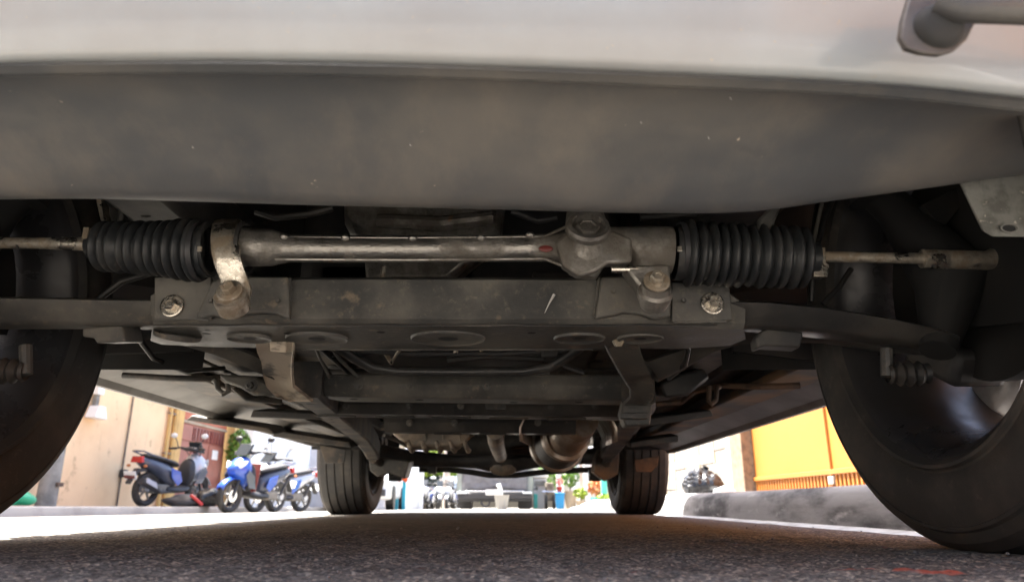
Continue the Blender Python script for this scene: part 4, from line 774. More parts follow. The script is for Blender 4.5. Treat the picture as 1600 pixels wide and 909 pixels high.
# leaning post, sack, wall lamp
t = thing('leaning_post', 'weathered grey post leaning against the peach wall', 'post', (WX + 0.3, wy(88, WX + .3), lz(8)))
yq = wy(88, WX + 0.3)
MB().tube([(WX + 0.30, yq - 0.08, lz(8) - 0.01), (WX + 0.24, yq + 0.02, 0.9), (WX + 0.12, yq + 0.18, 2.2)], [0.12, 0.11, 0.10], 14).build('shaft', M['conc'], t)
MB().box((WX + 0.41, yq - 0.04, 0.28), (0.03, 0.12, 0.05), 0).build('nail_plate', M['rust'], t)
yq = wy(30, WX + 0.8, 0.1)
sk = leaves  # noqa
def lump(c, rad, n=18, amp=0.14, seed=0):
    r2 = np.random.default_rng(seed); mb = MB(); k = r2.normal(size=(6, 3)) * 2.5; ph_ = r2.uniform(0, 6, 6); m = n // 2 + 1; v, f = [], []
    for i in range(m + 1):
        t = math.pi * i / m
        for j in range(n):
            a = 2 * math.pi * j / n; d = np.array([math.sin(t) * math.cos(a), math.sin(t) * math.sin(a), math.cos(t)])
            s = 1 + amp * sum(math.sin(float(k[q] @ d) + ph_[q]) for q in range(6)) / 2
            z = max(-0.72, d[2] * s); v.append(Vector(c) + Vector((d[0] * s * rad[0], d[1] * s * rad[1], (z + 0.72) * rad[2])))
    for i in range(m):
        for j in range(n): f.append((i * n + j, (i + 1) * n + j, (i + 1) * n + (j + 1) % n, i * n + (j + 1) % n))
    return mb.add(v, f)
tag(lump((WX + 0.8, yq, lz(7)), (0.12, 0.16, 0.085), 20, 0.16, 3).build('plastic_sack', M['green'], ang=60), 'green plastic sack on the pavement by the leaning grey post', 'sack')
t = thing('wall_lamp', 'white box lamp on the peach wall beside the car tyre', 'lamp', (WX, wy(138, WX, 1.2), 1.3))
yq = wy(142, WX, 1.4); ZL = zat(630, yq) - 1.28
MB().box((WX + 0.06, yq, 1.52 + ZL), (0.12, 0.16, 0.22)).build('lamp_box', M['white_thing'], t, bevel=0.01)
MB().box((WX + 0.06, yq, 1.28 + ZL), (0.05, 0.08, 0.26)).build('lamp_stem', M['conc'], t)
MB().prism([(WX + 0.02, yq - 0.16, 1.06 + ZL), (WX + 0.02, yq + 0.16, 1.06 + ZL), (WX + 0.02, yq + 0.08, 1.24 + ZL), (WX + 0.02, yq - 0.08, 1.24 + ZL)], (0.16, 0, 0)).build('lamp_shade', M['white_thing'], t, bevel=0.01)

# ------------------------------------------------------------------ scooters
def scooter(name, label, loc, rz, body, side, lean=0.0, panel=None):
    """local frame: nose toward +x, ground at z = 0"""
    t = thing(name, label, 'scooter', loc, rz, 'scooters parked by the left pavement', world_parts=False)
    t.rotation_euler = (lean, 0, rz); t.scale = (0.88, 0.88, 0.88)
    def wheel(x):
        e = bpy.data.objects.new('wheel', None); col.objects.link(e); e.parent = t; e.location = (x, 0, 0.285)
        MB().lathe([(-0.04, 0.20), (-0.055, 0.235), (-0.045, 0.27), (-0.02, 0.284), (0.02, 0.284), (0.045, 0.27), (0.055, 0.235), (0.04, 0.20)], (0, 0, 0), (0, 1, 0), 36).build('tyre', M['rubber'], e)
        MB().lathe([(-0.04, 0.20), (-0.03, 0.185), (0.03, 0.185), (0.04, 0.20)], (0, 0, 0), (0, 1, 0), 32, closed=True).build('rim', M['dark'], e)
        for i in range(5):
            a = R_(72 * i); MB().tube([(0.02 * math.cos(a), 0, 0.02 * math.sin(a)), (0.19 * math.cos(a + 0.2), 0, 0.19 * math.sin(a + 0.2))], [0.025, 0.016], 8).build('spoke', M['conc'], e)
        MB().cyl((0, -0.05, 0), (0, 0.05, 0), 0.04, 12).build('hub', M['silver'], e)
    wheel(0.66); wheel(-0.62)
    def blade(name, prof, hw, m, sub=1, taper=0.75):
        """prof = list of (x, z_low, z_high, half width)"""
        secs = []
        for x, zl, zh, h in prof:
            secs.append([Vector((x, -h * 0.7, zl)), Vector((x, -h, (zl * 0.6 + zh * 0.4))), Vector((x, -h * 0.8, zh * 0.85 + zl * 0.15)), Vector((x, 0, zh)), Vector((x, h * 0.8, zh * 0.85 + zl * 0.15)), Vector((x, h, (zl * 0.6 + zh * 0.4))), Vector((x, h * 0.7, zl))])
        return MB().loft(secs).build(name, M[m], t, sub=sub, ang=60)
    # front mudguard
    rows = []
    for k in range(9):
        a = R_(25 + 130 * k / 8); rows.append([Vector((0.66 + 0.31 * math.cos(a) * (1 + 0.0), y, 0.285 + 0.31 * math.sin(a) - abs(y) * 0.5)) for y in (-0.075, -0.04, 0, 0.04, 0.075)])
    MB().grid(rows).build('front_mudguard', M[body], t, solid=0.008)
    for s in (-1, 1): MB().tube([(0.66, s * 0.075, 0.285), (0.52, s * 0.075, 0.68)], 0.024, 10).build('fork_leg', M['dark'], t)
    # apron and nose
    nose = blade('front_fairing', [(0.30, 0.42, 0.86, 0.10), (0.40, 0.40, 0.99, 0.21), (0.52, 0.46, 0.98, 0.235), (0.64, 0.58, 0.86, 0.18), (0.74, 0.66, 0.76, 0.07)], 0, body)
    blade('inner_apron', [(0.22, 0.34, 0.80, 0.17), (0.28, 0.33, 0.88, 0.20), (0.36, 0.34, 0.90, 0.20)], 0, 'dark')
    for s in (-1, 1):
        MB().loft([[Vector((x, s * y, z)) for x, y, z in q] for q in (((0.62, 0.10, 0.76), (0.60, 0.20, 0.80), (0.58, 0.21, 0.86), (0.62, 0.11, 0.83)), ((0.70, 0.05, 0.72), (0.66, 0.16, 0.74), (0.65, 0.165, 0.80), (0.70, 0.055, 0.79)))]).build('headlight', M['lens'], t)
        MB().prism([Vector((x, s * 0.215, z)) for x, z in ((0.30, 0.40), (0.48, 0.42), (0.60, 0.62), (0.52, 0.72), (0.36, 0.60))], (0, s * 0.012, 0)).build('leg_shield', M[side], t, bevel=0.005)
    MB().prism([Vector((x, -0.13, z)) for x, z in ((0.44, 0.98), (0.56, 0.95), (0.40, 1.16), (0.37, 1.15))], (0, 0.26, 0)).build('windscreen', M['glass'], t, bevel=0.01)
    # handlebar and mirrors
    hb = MB().tube([(0.22, -0.34, 1.02), (0.30, -0.2, 1.04), (0.36, 0, 1.02), (0.30, 0.2, 1.04), (0.22, 0.34, 1.02)], 0.018, 10).build('handlebar', M['dark'], t)
    blade('handlebar_cover', [(0.24, 0.98, 1.04, 0.16), (0.33, 0.97, 1.08, 0.20), (0.42, 0.99, 1.05, 0.12)], 0, 'dark')
    for s in (-1, 1):
        MB().tube([(0.23, s * 0.22, 1.04), (0.24, s * 0.28, 1.16), (0.22, s * 0.32, 1.22)], 0.008, 8).build('mirror_stem', M['dark'], hb)
        MB().ball((0.21, s * 0.335, 1.25), 0.075, 14, (0.3, 1, 0.62)).build('mirror', M['dark'] if body == 'blue' else M['lens'], hb)
        MB().tube([(0.24, s * 0.25, 1.02), (0.20, s * 0.38, 1.01)], 0.022, 10).build('grip', M['rubber'], hb)
    # footboard, body, seat, tail
    blade('footboard', [(-0.30, 0.24, 0.36, 0.17), (-0.1, 0.22, 0.37, 0.20), (0.15, 0.23, 0.36, 0.20), (0.32, 0.27, 0.42, 0.18)], 0, 'dark')
    if panel: MB().prism([Vector((x, y, z)) for x, y, z in ((0.28, -0.2, 0.36), (0.28, 0.2, 0.36), (0.20, 0.19, 0.84), (0.20, -0.19, 0.84))], (-0.03, 0, 0)).build('knee_panel', M[panel], t, bevel=0.01)
    blade('rear_body', [(-0.95, 0.72, 0.80, 0.05), (-0.80, 0.64, 0.83, 0.14), (-0.55, 0.52, 0.80, 0.19), (-0.30, 0.38, 0.76, 0.20), (-0.10, 0.30, 0.70, 0.16), (0.0, 0.32, 0.58, 0.10)], 0, side)
    for s in (-1, 1): MB().prism([Vector((x, s * 0.20, z)) for x, z in ((-0.12, 0.36), (-0.02, 0.44), (-0.10, 0.60), (-0.34, 0.66), (-0.30, 0.50))], (0, s * 0.01, 0)).build('side_panel', M['blue'], t, bevel=0.004)
    blade('seat', [(-0.86, 0.79, 0.88, 0.10), (-0.60, 0.78, 0.88, 0.16), (-0.35, 0.74, 0.82, 0.17), (-0.08, 0.68, 0.80, 0.14), (0.02, 0.66, 0.74, 0.08)], 0, 'rubber')
    MB().tube([(-0.70, -0.12, 0.84), (-0.95, -0.11, 0.90), (-1.0, 0, 0.90), (-0.95, 0.11, 0.90), (-0.70, 0.12, 0.84)], 0.014, 8).build('grab_rail', M['navy'], t)
    MB().prism([Vector((-0.90, y, z)) for y, z in ((-0.12, 0.72), (0.12, 0.72), (0.10, 0.82), (-0.10, 0.82))], (-0.06, 0, -0.01)).build('tail_light', M['red'], t, bevel=0.01)
    # rear hugger, plate
    MB().prism([Vector((x, -0.05, z)) for x, z in ((-0.70, 0.62), (-0.92, 0.62), (-1.06, 0.38), (-1.04, 0.36), (-0.90, 0.55), (-0.72, 0.58))], (0, 0.10, 0)).build('rear_mudguard', M['dark'], t, bevel=0.006)
    pl = MB().box((-1.03, 0, 0.50), (0.012, 0.24, 0.14), M=Matrix.Rotation(R_(-24), 3, 'Y')).build('number_plate', M['white_thing'], t, bevel=0.003)
    MB().box((-1.038, 0, 0.475), (0.010, 0.20, 0.05), M=Matrix.Rotation(R_(-24), 3, 'Y')).build('plate_band', M['maroon'], pl)
    MB().box((-0.36, 0, 0.30), (0.40, 0.20, 0.16)).build('engine', M['conc'], t, bevel=0.03)
    ex_ = MB().tube([(-0.15, -0.13, 0.26), (-0.45, -0.16, 0.24), (-0.60, -0.17, 0.30), (-0.95, -0.17, 0.42)], [0.02, 0.025, 0.055, 0.06], 14).build('exhaust', M['dark'], t)
    MB().prism([Vector((x, -0.235, z)) for x, z in ((-0.62, 0.30), (-0.90, 0.40), (-0.90, 0.48), (-0.66, 0.40))], (0, 0.01, 0)).build('heat_shield', M['silver'], ex_, bevel=0.004)
    MB().cyl((-0.60, 0.11, 0.285), (-0.60, 0.15, 0.285), 0.06, 14).build('drive_cover', M['silver'], t)
    for s in (-1, 1): MB().tube([(0.26, s * 0.20, 1.03), (0.40, s * 0.16, 0.98), (0.50, s * 0.06, 0.80), (0.56, s * 0.07, 0.50), (0.64, s * 0.07, 0.34)], 0.007, 6).build('brake_cable', M['rubber'], t)
    for s in (-1, 1): MB().ball((-0.92, s * 0.17, 0.66), 0.035, 8, (1, 1, 0.7)).build('indicator', M['terracotta'], t)
    MB().lathe([(-0.004, 0.05), (-0.004, 0.10), (0.004, 0.10), (0.004, 0.05)], (0.66, 0.062, 0.285), (0, 1, 0), 24, closed=True).build('brake_disc', M['chrome'], t)
    MB().tube([(-0.30, 0.13, 0.22), (-0.34, 0.24, 0.02)], 0.012, 8).build('side_stand', M['dark'], t)
    MB().cyl((-0.56, 0.13, 0.31), (-0.72, 0.16, 0.62), 0.028, 10).build('shock_absorber', M['dark'], t)
    return t
def at_px(px, Y, side_l=True):
    x = xat(px, Y, 0.0); return (x, Y, gz(x, Y))
Y1 = 11.4
x1 = xat(268, Y1, 0.3); sA = scooter('scooter', 'dark blue scooter seen from behind in front of the brown gate', (x1, Y1, lz(Y1)), R_(75), 'silver', 'navy', R_(3))
Y2 = 11.3
x2 = xat(398, Y2, 0.3); sB = scooter('scooter', 'bright blue scooter facing the camera in the road by the kerb', (x2, Y2, gz(x2, Y2) + (0 if x2 > LX else -0.0)), R_(-107), 'blue', 'navy', R_(-3), 'maroon')
Y3 = 12.9
x3 = xat(438, Y3, 0.3); sC = scooter('scooter', 'pale scooter half hidden behind the bright blue scooter', (x3, Y3, gz(x3, Y3)), R_(-115), 'silver', 'silver', R_(-3), None)
# bag heap with red trim
bx_, by_ = xat(322, 11.0, 0.1), 11.0
t = thing('travel_bag', 'soft black bag with red trim slumped on the pavement beside the dark scooter', 'bag', (bx_, by_, lz(by_)))
lump((bx_, by_, lz(by_)), (0.17, 0.15, 0.16), 20, 0.12, 5).build('bag_body', M['bag_black'], t, ang=60)
lump((bx_ - 0.34, by_ - 0.05, lz(by_)), (0.28, 0.17, 0.10), 20, 0.14, 8).build('bag_flap', M['dark'], t, ang=60)
MB().tube([(bx_ - 0.16, by_ - 0.17, lz(by_) + 0.16), (bx_ - 0.06, by_ - 0.2, lz(by_) + 0.10), (bx_ + 0.03, by_ - 0.18, lz(by_) + 0.02)], 0.025, 8).build('red_trim', M['red'], t)

# ------------------------------------------------------------------ right side: yellow gate, block wall
GXW = 3.35
def wyr(px): return wy(px, GXW, 0.4)
yg0, yg1 = -9.5, wyr(1181)
zs = 0.125
yg = thing('yellow_gate', 'bright yellow sheet metal gate with a barred vent strip along its foot', 'gate', (GXW, 7, zs))
nseg = 8; L = (yg1 - yg0) / nseg
for i in range(nseg):
    c = yg0 + L * (i + 0.5)
    MB().box((GXW, c, 1.51), (0.02, L - 0.012, 2.28)).build('gate_sheet', M['yellow'], yg, bevel=0.003)
    MB().box((GXW - 0.02, yg0 + L * i + 0.03, 1.4), (0.03, 0.05, 2.5)).build('gate_stile', M['yellow'], yg, bevel=0.004)
MB().box((GXW - 0.015, (yg0 + yg1) / 2, 0.365), (0.05, yg1 - yg0, 0.05)).build('gate_rail', M['yellow'], yg, bevel=0.005)
MB().box((GXW - 0.015, (yg0 + yg1) / 2, 0.17), (0.05, yg1 - yg0, 0.05)).build('gate_rail', M['yellow'], yg, bevel=0.005)
for i in range(75): MB().box((GXW - 0.01, yg1 - 0.06 - 0.09 * i, 0.265), (0.02, 0.034, 0.15)).build('vent_bar', M['yellow'], yg)
MB().box((GXW + 0.12, (yg0 + yg1) / 2, 0.3), (0.02, yg1 - yg0, 0.4)).build('vent_backing', M['brown_post'], yg)
MB().box((GXW - 0.03, wyr(1302), 0.28), (0.03, 0.12, 0.08)).build('latch_plate', M['conc'], yg, bevel=0.004)
yp0, yp1 = yg1, wyr(1161)
bp_ = MB().box((GXW + 0.02, (yp0 + yp1) / 2, 1.45), (0.36, yp1 - yp0 - 0.01, 2.9)).build('gate_pillar', M['brown_post'], bevel=0.01)
tag(bp_, 'brown rough stone pillar at the edge of the yellow gate', 'pillar')
bwl = thing('block_wall', 'cream wall of rough faced blocks beyond the yellow gate', 'wall', (GXW, 14, zs))
yw0, yw1 = yp1, 30.0
MB().box((GXW + 0.15, (yw0 + yw1) / 2, 0.85), (0.22, yw1 - yw0, 1.75)).build('wall_core', M['cream_plain'], bwl)
MB().box((GXW + 0.02, yw0 + 0.2, 1.45), (0.24, 0.40, 2.9)).build('wall_pier', M['cream_plain'], bwl, bevel=0.01)
MB().box((GXW + 0.05, (yw0 + yw1) / 2 + 0.2, 1.66), (0.40, yw1 - yw0 - 0.4, 0.12)).build('wall_coping', M['peach2'], bwl, bevel=0.01)
blk = None; k = 0
y = yw0 + 0.44
while y < 21:
    z = zs
    row = 0
    while z < 1.5:
        if blk is None:
            blk = MB().box((0, 0, 0), (0.05, 0.93, 0.185)).build('block', M['cream'], bwl, bevel=0.006); o = blk
        else: o = blk.copy(); col.objects.link(o)
        o.location = (GXW + 0.03 + random.uniform(-0.008, 0.008), y + 0.47, z + 0.10); z += 0.187; row += 1
        o.matrix_parent_inverse = Matrix.Translation(-bwl.location)
    if k % 1 == 0: MB().box((GXW + 0.025, y + 0.95, 0.85), (0.07, 0.035, 1.5)).build('joint_strip', M['cream_plain'], bwl)
    y += 0.97; k += 1
# rubbish bags
Yb = 9.6; xb = xat(1098, Yb, 0.3)
rb_ = thing('rubbish_bag', 'shiny black rubbish bag on the kerb before the block wall', 'bag', (xb, Yb, kz(Yb)))
lm = lump((xb, Yb, kz(Yb)), (0.27, 0.22, 0.20), 44, 0.10, 11)
lm.v = [tuple(Vector((xb, Yb, kz(Yb))) + (Vector(q) - Vector((xb, Yb, kz(Yb)))) * (1 + 0.05 * math.sin(q[0] * 61 + q[2] * 47) * math.sin(q[1] * 53 + q[2] * 31))) for q in lm.v]
lm.build('bag_body', M['bag_black'], rb_, ang=25)
MB().tube([(xb + 0.02, Yb, kz(Yb) + 0.30), (xb + 0.03, Yb, kz(Yb) + 0.36), (xb + 0.06, Yb - 0.02, kz(Yb) + 0.42)], [0.06, 0.02, 0.05], 9).build('bag_knot', M['bag_black'], rb_, ang=25)
tag(lump((xb + 0.17, Yb - 0.30, kz(Yb)), (0.13, 0.1, 0.09), 20, 0.2, 12).build('rubbish_bag', M['bag_white'], ang=60), 'small white plastic bag leaning on the black rubbish bag', 'bag')

# ------------------------------------------------------------------ down the street
# covered truck facing us
YT = 16.2; xt = xat(773, YT, 0.1); zt = road_z(xt, YT)
tr = thing('parked_truck', 'old grey truck facing the camera with a wrinkled cloth over its windscreen', 'truck', (xt, YT, zt), world_parts=False)
W2 = 0.86
MB().loft([[Vector((x, y, z)) for x, z in ((-W2, 0.28), (W2, 0.28), (W2, 1.0), (W2 * 0.93, 1.9), (-W2 * 0.93, 1.9), (-W2, 1.0))] for y in (0.05, 0.4, 4.2)]).build('cab_body', M['truck_paint'], tr, bevel=0.03)
cv = []
for j in range(15):
    z = 0.43 + j * 0.075; r_ = []
    for i in range(21):
        u = -1 + 2 * i / 20; r_.append(Vector((u * 0.74, 0.02 - 0.020 * math.sin(j * 2.1 + u * u * 3.0) * (1 - 0.5 * abs(u)) - 0.012 * math.sin(j * 1.3 + u * 9), z - 0.05 * (abs(u) ** 2) + 0.02 * math.sin(u * 6 + j))))
    cv.append(r_)
MB().grid(cv).build('windscreen_cover', M['tarp'], tr, solid=0.01)
MB().box((0, -0.04, 0.28), (1.66, 0.14, 0.14)).build('front_bumper', M['dark'], tr, bevel=0.02)
MB().box((0, -0.06, 0.375), (1.3, 0.06, 0.04)).build('chrome_strip', M['chrome'], tr, bevel=0.01)
MB().box((0, -0.02, 0.20), (1.6, 0.10, 0.08)).build('air_dam', M['dark'], tr, bevel=0.02)
MB().box((-0.03, -0.12, 0.36), (0.34, 0.02, 0.12)).build('number_plate', M['white_thing'], tr, bevel=0.005)
for s in (-1, 1):
    MB().box((s * 0.72, -0.07, 0.33), (0.22, 0.08, 0.09)).build('headlight', M['lens'], tr, bevel=0.02)
    MB().tube([(s * 0.86, 0.1, 0.42), (s * 0.93, 0.0, 0.44)], 0.012, 8).build('mirror_arm', M['dark'], tr)
    MB().ball((s * 0.94, 0.0, 0.45), 0.05, 12, (0.7, 0.4, 1)).build('mirror', M['dark'], tr)
    wl = MB().lathe([(-0.14, 0.0), (-0.14, 0.18), (-0.15, 0.25), (-0.13, 0.30), (0.13, 0.30), (0.15, 0.25), (0.14, 0.18), (0.14, 0)], (s * 0.68, 0.75, 0.30), (1, 0, 0), 32).build('wheel', M['rubber'], tr)
    MB().box((s * 0.68, 0.30, 0.17), (0.32, 0.02, 0.30)).build('mud_flap', M['dark'], tr)
MB().tube([(-0.30, -0.05, 0.22), (-0.29, -0.09, 0.12), (-0.22, -0.10, 0.05), (-0.13, -0.09, 0.08), (-0.10, -0.05, 0.2)], 0.02, 10).build('tow_hook', M['dark'], tr)
# pail in front of the truck
Yp = 14.2; xp = xat(784, Yp, 0.0); zp = road_z(xp, Yp)
pl = thing('pail', 'grey pail standing in the road before the truck with a white handle up', 'pail', (xp, Yp, zp))
MB().lathe([(0, 0), (0, 0.10), (0.26, 0.145), (0.27, 0.15), (0.26, 0.138), (0.02, 0.094)], (xp, Yp, zp), (0, 0, 1), 24).build('pail_body', M['pail'], pl)
MB().tube([(xp - 0.02, Yp, zp + 0.1), (xp - 0.03, Yp, zp + 0.38), (xp - 0.06, Yp, zp + 0.45), (xp - 0.09, Yp, zp + 0.43)], [0.045, 0.045, 0.05, 0.03], 12).build('white_handle', M['white_thing'], pl)
# ordinary cars
def small_car(name, label, loc, rz, paint, group=None):
    t = thing(name, label, 'car', loc, rz, group, world_parts=False)
    prof = [(0, 0.25), (0, 0.55), (0.1, 0.75), (0.9, 0.92), (1.6, 1.42), (3.2, 1.45), (3.9, 1.0), (4.1, 0.9), (4.15, 0.3)]
    MB().prism([(-0.82, y, z) for y, z in prof], (1.64, 0, 0)).build('body', M[paint], t, bevel=0.07)
    MB().prism([(-0.68, 0.93, 0.98), (0.68, 0.93, 0.98), (0.60, 1.50, 1.40), (-0.60, 1.50, 1.40)], (0, -0.03, 0.02)).build('windscreen', M['glass'], t)
    for s in (-1, 1):
        MB().box((s * 0.60, -0.01, 0.66), (0.34, 0.06, 0.13)).build('headlight', M['lens'], t, bevel=0.02)
        MB().prism([(s * 0.815, y, z) for y, z in ((1.15, 0.95), (1.68, 1.34), (3.1, 1.36), (3.7, 0.98))], (s * 0.012, 0, 0)).build('side_window', M['glass'], t)
        for y in (0.75, 3.3): MB().lathe([(-0.09, 0), (-0.09, 0.2), (-0.1, 0.28), (-0.08, 0.30), (0.08, 0.30), (0.1, 0.28), (0.09, 0.2), (0.09, 0)], (s * 0.76, y, 0.30), (1, 0, 0), 24).build('wheel', M['rubber'], t)
        MB().ball((s * 0.9, 1.2, 0.95), 0.09, 10, (1, 0.5, 0.7)).build('mirror', M[paint], t)
    MB().box((0, -0.02, 0.42), (1.4, 0.06, 0.16)).build('grille', M['dark'], t, bevel=0.01)
    MB().box((0, -0.05, 0.44), (0.36, 0.02, 0.12)).build('number_plate', M['white_thing'], t)
    return t
Yc_ = 17.5; xc_ = xat(556, Yc_, 0.2); small_car('parked_car', 'silver white car at the kerb seen past the rear tyre', (xc_, Yc_, road_z(xc_, Yc_)), R_(4), 'car_silver', 'cars parked down the street')
Yc_ = 31.0; xc_ = xat(677, Yc_, 0.2); small_car('parked_car', 'dark blue car beneath the green trees down the street', (xc_, Yc_, road_z(xc_, Yc_)), R_(-6), 'car_dark', 'cars parked down the street')
def far_bike(label, px, Y, rz, a_, b_2):
    x = xat(px, Y, 0.2); o = copy_tree(sC); o.location = (x, Y, road_z(x, Y)); o.rotation_euler = (R_(-3), 0, rz); o['label'] = label; o['group'] = 'motor scooters down the street'
far_bike('small scooter standing before the dark blue car down the street', 684, 27.0, R_(-80), 0, 0)
far_bike('small scooter between the dark blue car and the truck', 705, 28.0, R_(-100), 0, 0)
far_bike('small scooter at the foot of the white gatepost down the street', 664, 26.0, R_(-95), 0, 0)
# stall with blue posts and orange cloth
Ys = 20.0
st = thing('street_stall', 'stall with bright blue posts and an orange cloth near the silver car', 'stall', (xat(630, Ys), Ys, -0.15))
for px in (620, 631): MB().box((xat(px, Ys), Ys, 0.30), (0.09, 0.09, 0.98)).build('post', M['cyan'], st, bevel=0.01)
MB().box((xat(617, Ys), Ys + 0.1, 0.36), (0.14, 0.08, 0.5)).build('side_board', M['cyan'], st)
rows = [[Vector((xat(608 + 3 * i, Ys), Ys - 0.15 - 0.06 * j, 1.00 - 0.19 * j + 0.04 * math.sin(i * 1.7 + j))) for i in range(11)] for j in range(3)]
MB().grid(rows).build('orange_cloth', M['orange'], st, solid=0.01)
# white gateposts / houses left beyond
gp = thing('white_gatehouse', 'tall plain white gatepost block left of the green trees', 'pillar', (xat(646, 22), 22, -0.12))
MB().box((xat(646, 22.5), 22.5, 1.5), (0.48, 1.0, 3.4)).build('block_body', M['white_wall'], gp, bevel=0.02)
MB().box((xat(646, 22.5), 22.5, 3.25), (0.60, 1.1, 0.14)).build('cap', M['house_grey'], gp, bevel=0.02)
def house(name, label, x, y, w_, d_, h, m, roof='roof', face=1):
    t = thing(name, label, 'house', (x, y, -0.2))
    MB().box((x, y, h / 2 - 0.3), (w_, d_, h)).build('wall', M[m], t)
    MB().prism([(x - w_ / 2 - 0.3, y - d_ / 2 - 0.2, h - 0.25), (x + w_ / 2 + 0.3, y - d_ / 2 - 0.2, h - 0.25), (x, y - d_ / 2 - 0.2, h + 0.9)], (0, d_ + 0.4, 0)).build('roof', M[roof], t)
    xs = x + face * (w_ / 2 + 0.02)
    for i in range(int(d_ / 2.6)):
        yy = y - d_ / 2 + 1.5 + 2.6 * i
        wn = MB().box((xs, yy, 1.55), (0.05, 1.1, 1.0)).build('window', M['dark'], t); MB().box((xs + face * 0.02, yy, 1.0), (0.12, 1.25, 0.07)).build('sill', M['white_wall'], wn)
    dr = MB().box((xs, y - d_ / 2 + 2.8, 0.75), (0.06, 0.9, 2.0)).build('door', M['bark'], t)
    return t
house('street_house', 'grey rendered house with a pitched roof beyond the white building', -7.2, 26.5, 3.6, 9, 4.0, 'house_grey', face=1)
house('street_house', 'tan house with a pitched roof far along the street, left of the trees', -6.6, 38, 3.6, 9, 4.4, 'house_tan', face=1)
house('street_house', 'pale grey house beyond the block wall on the right pavement', 6.6, 36.0, 4.0, 10, 4.2, 'white_wall', face=-1)
house('street_house', 'tan house at the far right end of the street', 6.4, 49.0, 4.0, 12, 4.4, 'house_tan', face=-1)
# trees
def tree(label, px, Y, h, r, n, leaf='leaf'):
    x = xat(px, Y, 1.0); z = road_z(x, Y); t = thing('street_tree', label, 'tree', (x, Y, z), group='trees at the end of the street')
    tk = MB().tube([(x, Y, z - 0.05), (x + 0.05, Y, z + h * 0.25), (x - 0.03, Y, z + h * 0.5), (x + 0.05, Y, z + h * 0.8)], [0.20, 0.15, 0.12, 0.05], 10)
    for q in range(5):
        a = rng.uniform(0, 6.28); tk.tube([(x, Y, z + h * 0.4), (x + math.cos(a) * r * 0.4, Y + math.sin(a) * r * 0.4, z + h * 0.6), (x + math.cos(a) * r * 0.8, Y + math.sin(a) * r * 0.8, z + h * 0.75)], [0.08, 0.05, 0.02], 6)
    tk.build('trunk', M['bark'], t)
    mb = MB()
    for q in range(14):
        a = rng.uniform(0, 6.28); rr = r * rng.uniform(0.1, 0.9); cz = z + h * rng.uniform(0.22, 0.95)
        leaves(mb, (x + math.cos(a) * rr, Y + math.sin(a) * rr, cz), (r * 0.42, r * 0.42, r * 0.34), n // 14, 0.13)
    mb.build('crown', M[leaf], t, flat=True)
tree('broad lime green tree behind the dark blue car', 668, 34, 3.6, 1.6, 3500, 'leaf_lime')
tree('bushy green tree between the utility pole and the truck', 696, 40, 4.2, 1.9, 3500, 'leaf')
tree('dark green tree rising behind the grey truck', 735, 52, 6.0, 2.8, 3500)
tree('green tree past the tan house on the right', 872, 58, 6.5, 2.6, 3000)
pp = thing('utility_pole', 'pale concrete utility pole in front of the green trees', 'pole', (xat(697, 30), 30, -0.17))
MB().tube([(xat(697, 30), 30, -0.2), (xat(697, 30), 30, 7.0)], [0.15, 0.10], 14).build('shaft', M['house_tan'], pp)
MB().box((xat(697, 30), 30, 6.4), (1.6, 0.1, 0.12)).build('cross_arm', M['bark'], pp)
# right-hand clutter
def px_box(name, label, cat, p0, p1, t0, b0, Y, m, dep=0.4, bevel=0.01):
    a_, b2 = P(p0, b0, Y), P(p1, t0, Y); z0 = min(a_.z, 9); o = MB().box(((a_.x + b2.x) / 2, Y + dep / 2, (a_.z + b2.z) / 2), (abs(b2.x - a_.x), dep, abs(b2.z - a_.z))).build(name, M[m], bevel=bevel)
    return tag(o, label, cat)
fz = thing('ice_freezer', 'pale upright cabinet with a white top beside the truck', 'cabinet', (xat(845, 19), 19, -0.1))
fx = xat(844, 19, 0.2)
MB().box((fx, 19.2, 0.28), (0.36, 0.4, 0.80)).build('cabinet_body', M['house_grey'], fz, bevel=0.02)
MB().box((fx, 19.2, 0.78), (0.44, 0.48, 0.18)).build('cabinet_top', M['white_thing'], fz, bevel=0.02)
MB().box((fx, 18.98, 0.55), (0.28, 0.04, 0.12)).build('control_panel', M['conc'], fz, bevel=0.005)
MB().box((fx - 0.12, 18.97, 0.10), (0.10, 0.04, 0.36)).build('glass_door', M['teal'], fz, bevel=0.005)
bn = thing('wheelie_bin', 'bright blue bin with a red flowering plant on top', 'bin', (xat(875, 17.5), 17.5, -0.09))
bxx = xat(875, 17.5, 0.1); bz = road_z(bxx, 17.5)
MB().loft([[Vector((bxx + sx * w_, 17.5 + sy * w_, z)) for sx, sy in ((-1, -1), (1, -1), (1, 1), (-1, 1))] for w_, z in ((0.085, bz), (0.105, bz + 0.34), (0.118, bz + 0.35), (0.118, bz + 0.38))]).build('bin_body', M['bin_blue'], bn, bevel=0.01)
potted('flower_pot', 'small red and green plant standing on the blue bin', 'plant', bxx - 0.01, 17.5, bz + 0.38, 0.34, 0.16, 'leaf_red', 'red', n=120)
dg = thing('motor_tricycle', 'dark cart frame with a rail parked beside the blue bin', 'cart', (xat(858, 18.5), 18.5, -0.1))
dx = xat(859, 18.5, 0.2); dz = road_z(dx, 18.5)
MB().box((dx, 18.6, dz + 0.42), (0.20, 0.5, 0.44)).build('cart_box', M['bark'], dg, bevel=0.02)
MB().cyl((dx - 0.2, 18.3, dz + 0.42), (dx + 0.22, 18.3, dz + 0.42), 0.02, 8).build('cart_rail', M['chrome'], dg)
for s in (-1, 1): MB().lathe([(-0.03, 0.1), (-0.03, 0.19), (0.03, 0.19), (0.03, 0.1)], (dx + s * 0.1, 18.45, dz + 0.19), (1, 0, 0), 20, closed=True).build('wheel', M['rubber'], dg)
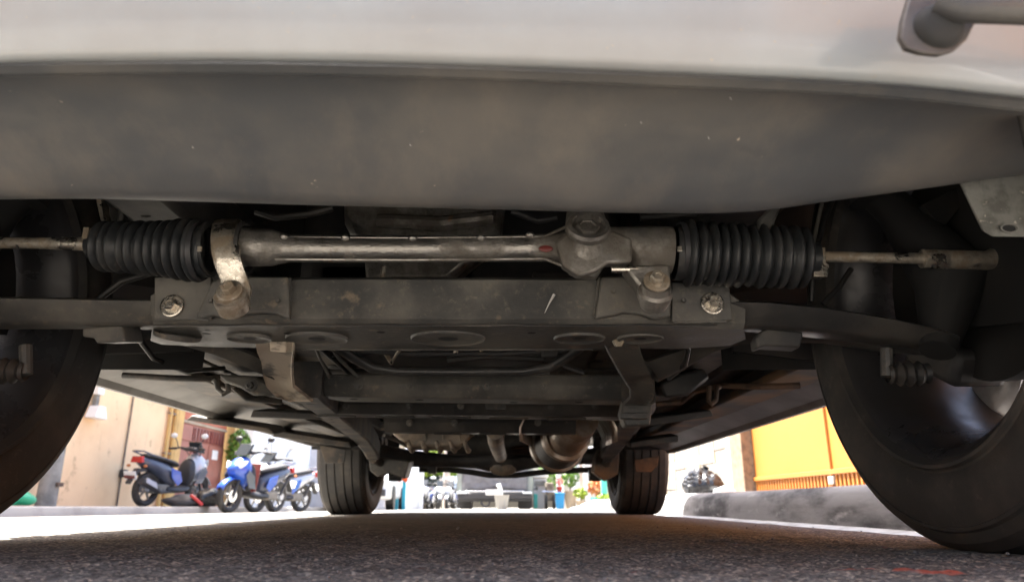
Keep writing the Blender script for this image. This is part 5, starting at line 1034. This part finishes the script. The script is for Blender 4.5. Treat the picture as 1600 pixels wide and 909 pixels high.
for lab, px, Y, h in (('slim white gatepost right of the blue bin', 884, 19, 1.6), ('white gatepost between the lime plant and the terracotta pots', 918, 17, 1.9), ('narrow white gatepost behind the lime plant', 902, 21, 1.7)):
    x = xat(px, Y, 0.2); z = road_z(x, Y); t = thing('white_gatepost', lab, 'gatepost', (x, Y, z), group='white gateposts on the right')
    MB().box((x, Y, z + h / 2), (0.14, 0.2, h)).build('post_shaft', M['white_wall'], t, bevel=0.015)
    MB().box((x, Y, z + h + 0.03), (0.20, 0.26, 0.06)).build('post_cap', M['white_wall'], t, bevel=0.01)
x = xat(944, 15.5, 0.3); z = road_z(x, 15.5); t = thing('teal_post', 'pale teal painted post beside the rear tyre', 'post', (x, 15.5, z))
MB().box((x, 15.5, z + 0.75), (0.12, 0.12, 1.5)).build('shaft', M['teal'], t, bevel=0.01); MB().box((x, 15.5, z + 0.05), (0.18, 0.18, 0.1)).build('foot', M['teal'], t, bevel=0.01)
x = xat(932, 16, 0.2); potted('potted_plant', 'cluster of orange brown leaves in a teal tub by the rear tyre', 'plant', x, 16, road_z(x, 16), 0.62, 0.32, 'terracotta', 'teal', n=260)
x = xat(940, 15.8, 0.2); potted('potted_plant', 'low lime green plant at the foot of the teal post', 'plant', x - 0.02, 15.2, road_z(x, 15.2), 0.30, 0.26, 'leaf_lime', 'teal', n=160)
x = xat(908, 17, 0.2); potted('potted_plant', 'bright lime plant in a pale pot between white gateposts', 'plant', x, 17.0, road_z(x, 17), 0.48, 0.30, 'leaf_lime', 'cream_plain', n=260)
x = xat(897, 17.5, 0.2); potted('potted_plant', 'tall grey green plant above the blue bin and lime plant', 'plant', x, 18.6, road_z(x, 18), 1.1, 0.40, 'leaf', 'cream_plain', n=300)
rw = thing('garden_wall', 'low pale garden wall behind the pots at the right', 'wall', (2.6, 23, -0.1))
MB().box((2.75, 23.5, 0.75), (2.6, 0.2, 1.9)).build('wall_face', M['house_grey'], rw); MB().box((2.75, 23.5, 1.74), (2.7, 0.3, 0.1)).build('wall_coping', M['white_wall'], rw, bevel=0.01)
MB().box((2.3, 23.38, 0.6), (0.5, 0.05, 1.4)).build('wall_door', M['house_tan'], rw)
# loose grit on the near road
gm = MB()
for _ in range(420):
    gx_, gy_ = random.uniform(-1.3, 0.75), 0.42 + random.random() ** 1.5 * 1.5; s_ = random.choice((0.0008, 0.001, 0.0012, 0.0018)) * random.uniform(0.7, 1.3)
    gm.ball((gx_, gy_, road_z(gx_, gy_) + s_ * 0.6 + 0.0006), s_, 6, (random.uniform(0.8, 1.4), random.uniform(0.8, 1.4), random.uniform(0.5, 0.9)))
gr_ = gm.build('loose_gravel', M['grit'], flat=True); gr_['kind'] = 'stuff'
for o in list(bpy.data.objects):
    if 'world_parts' in o.keys(): del o['world_parts']
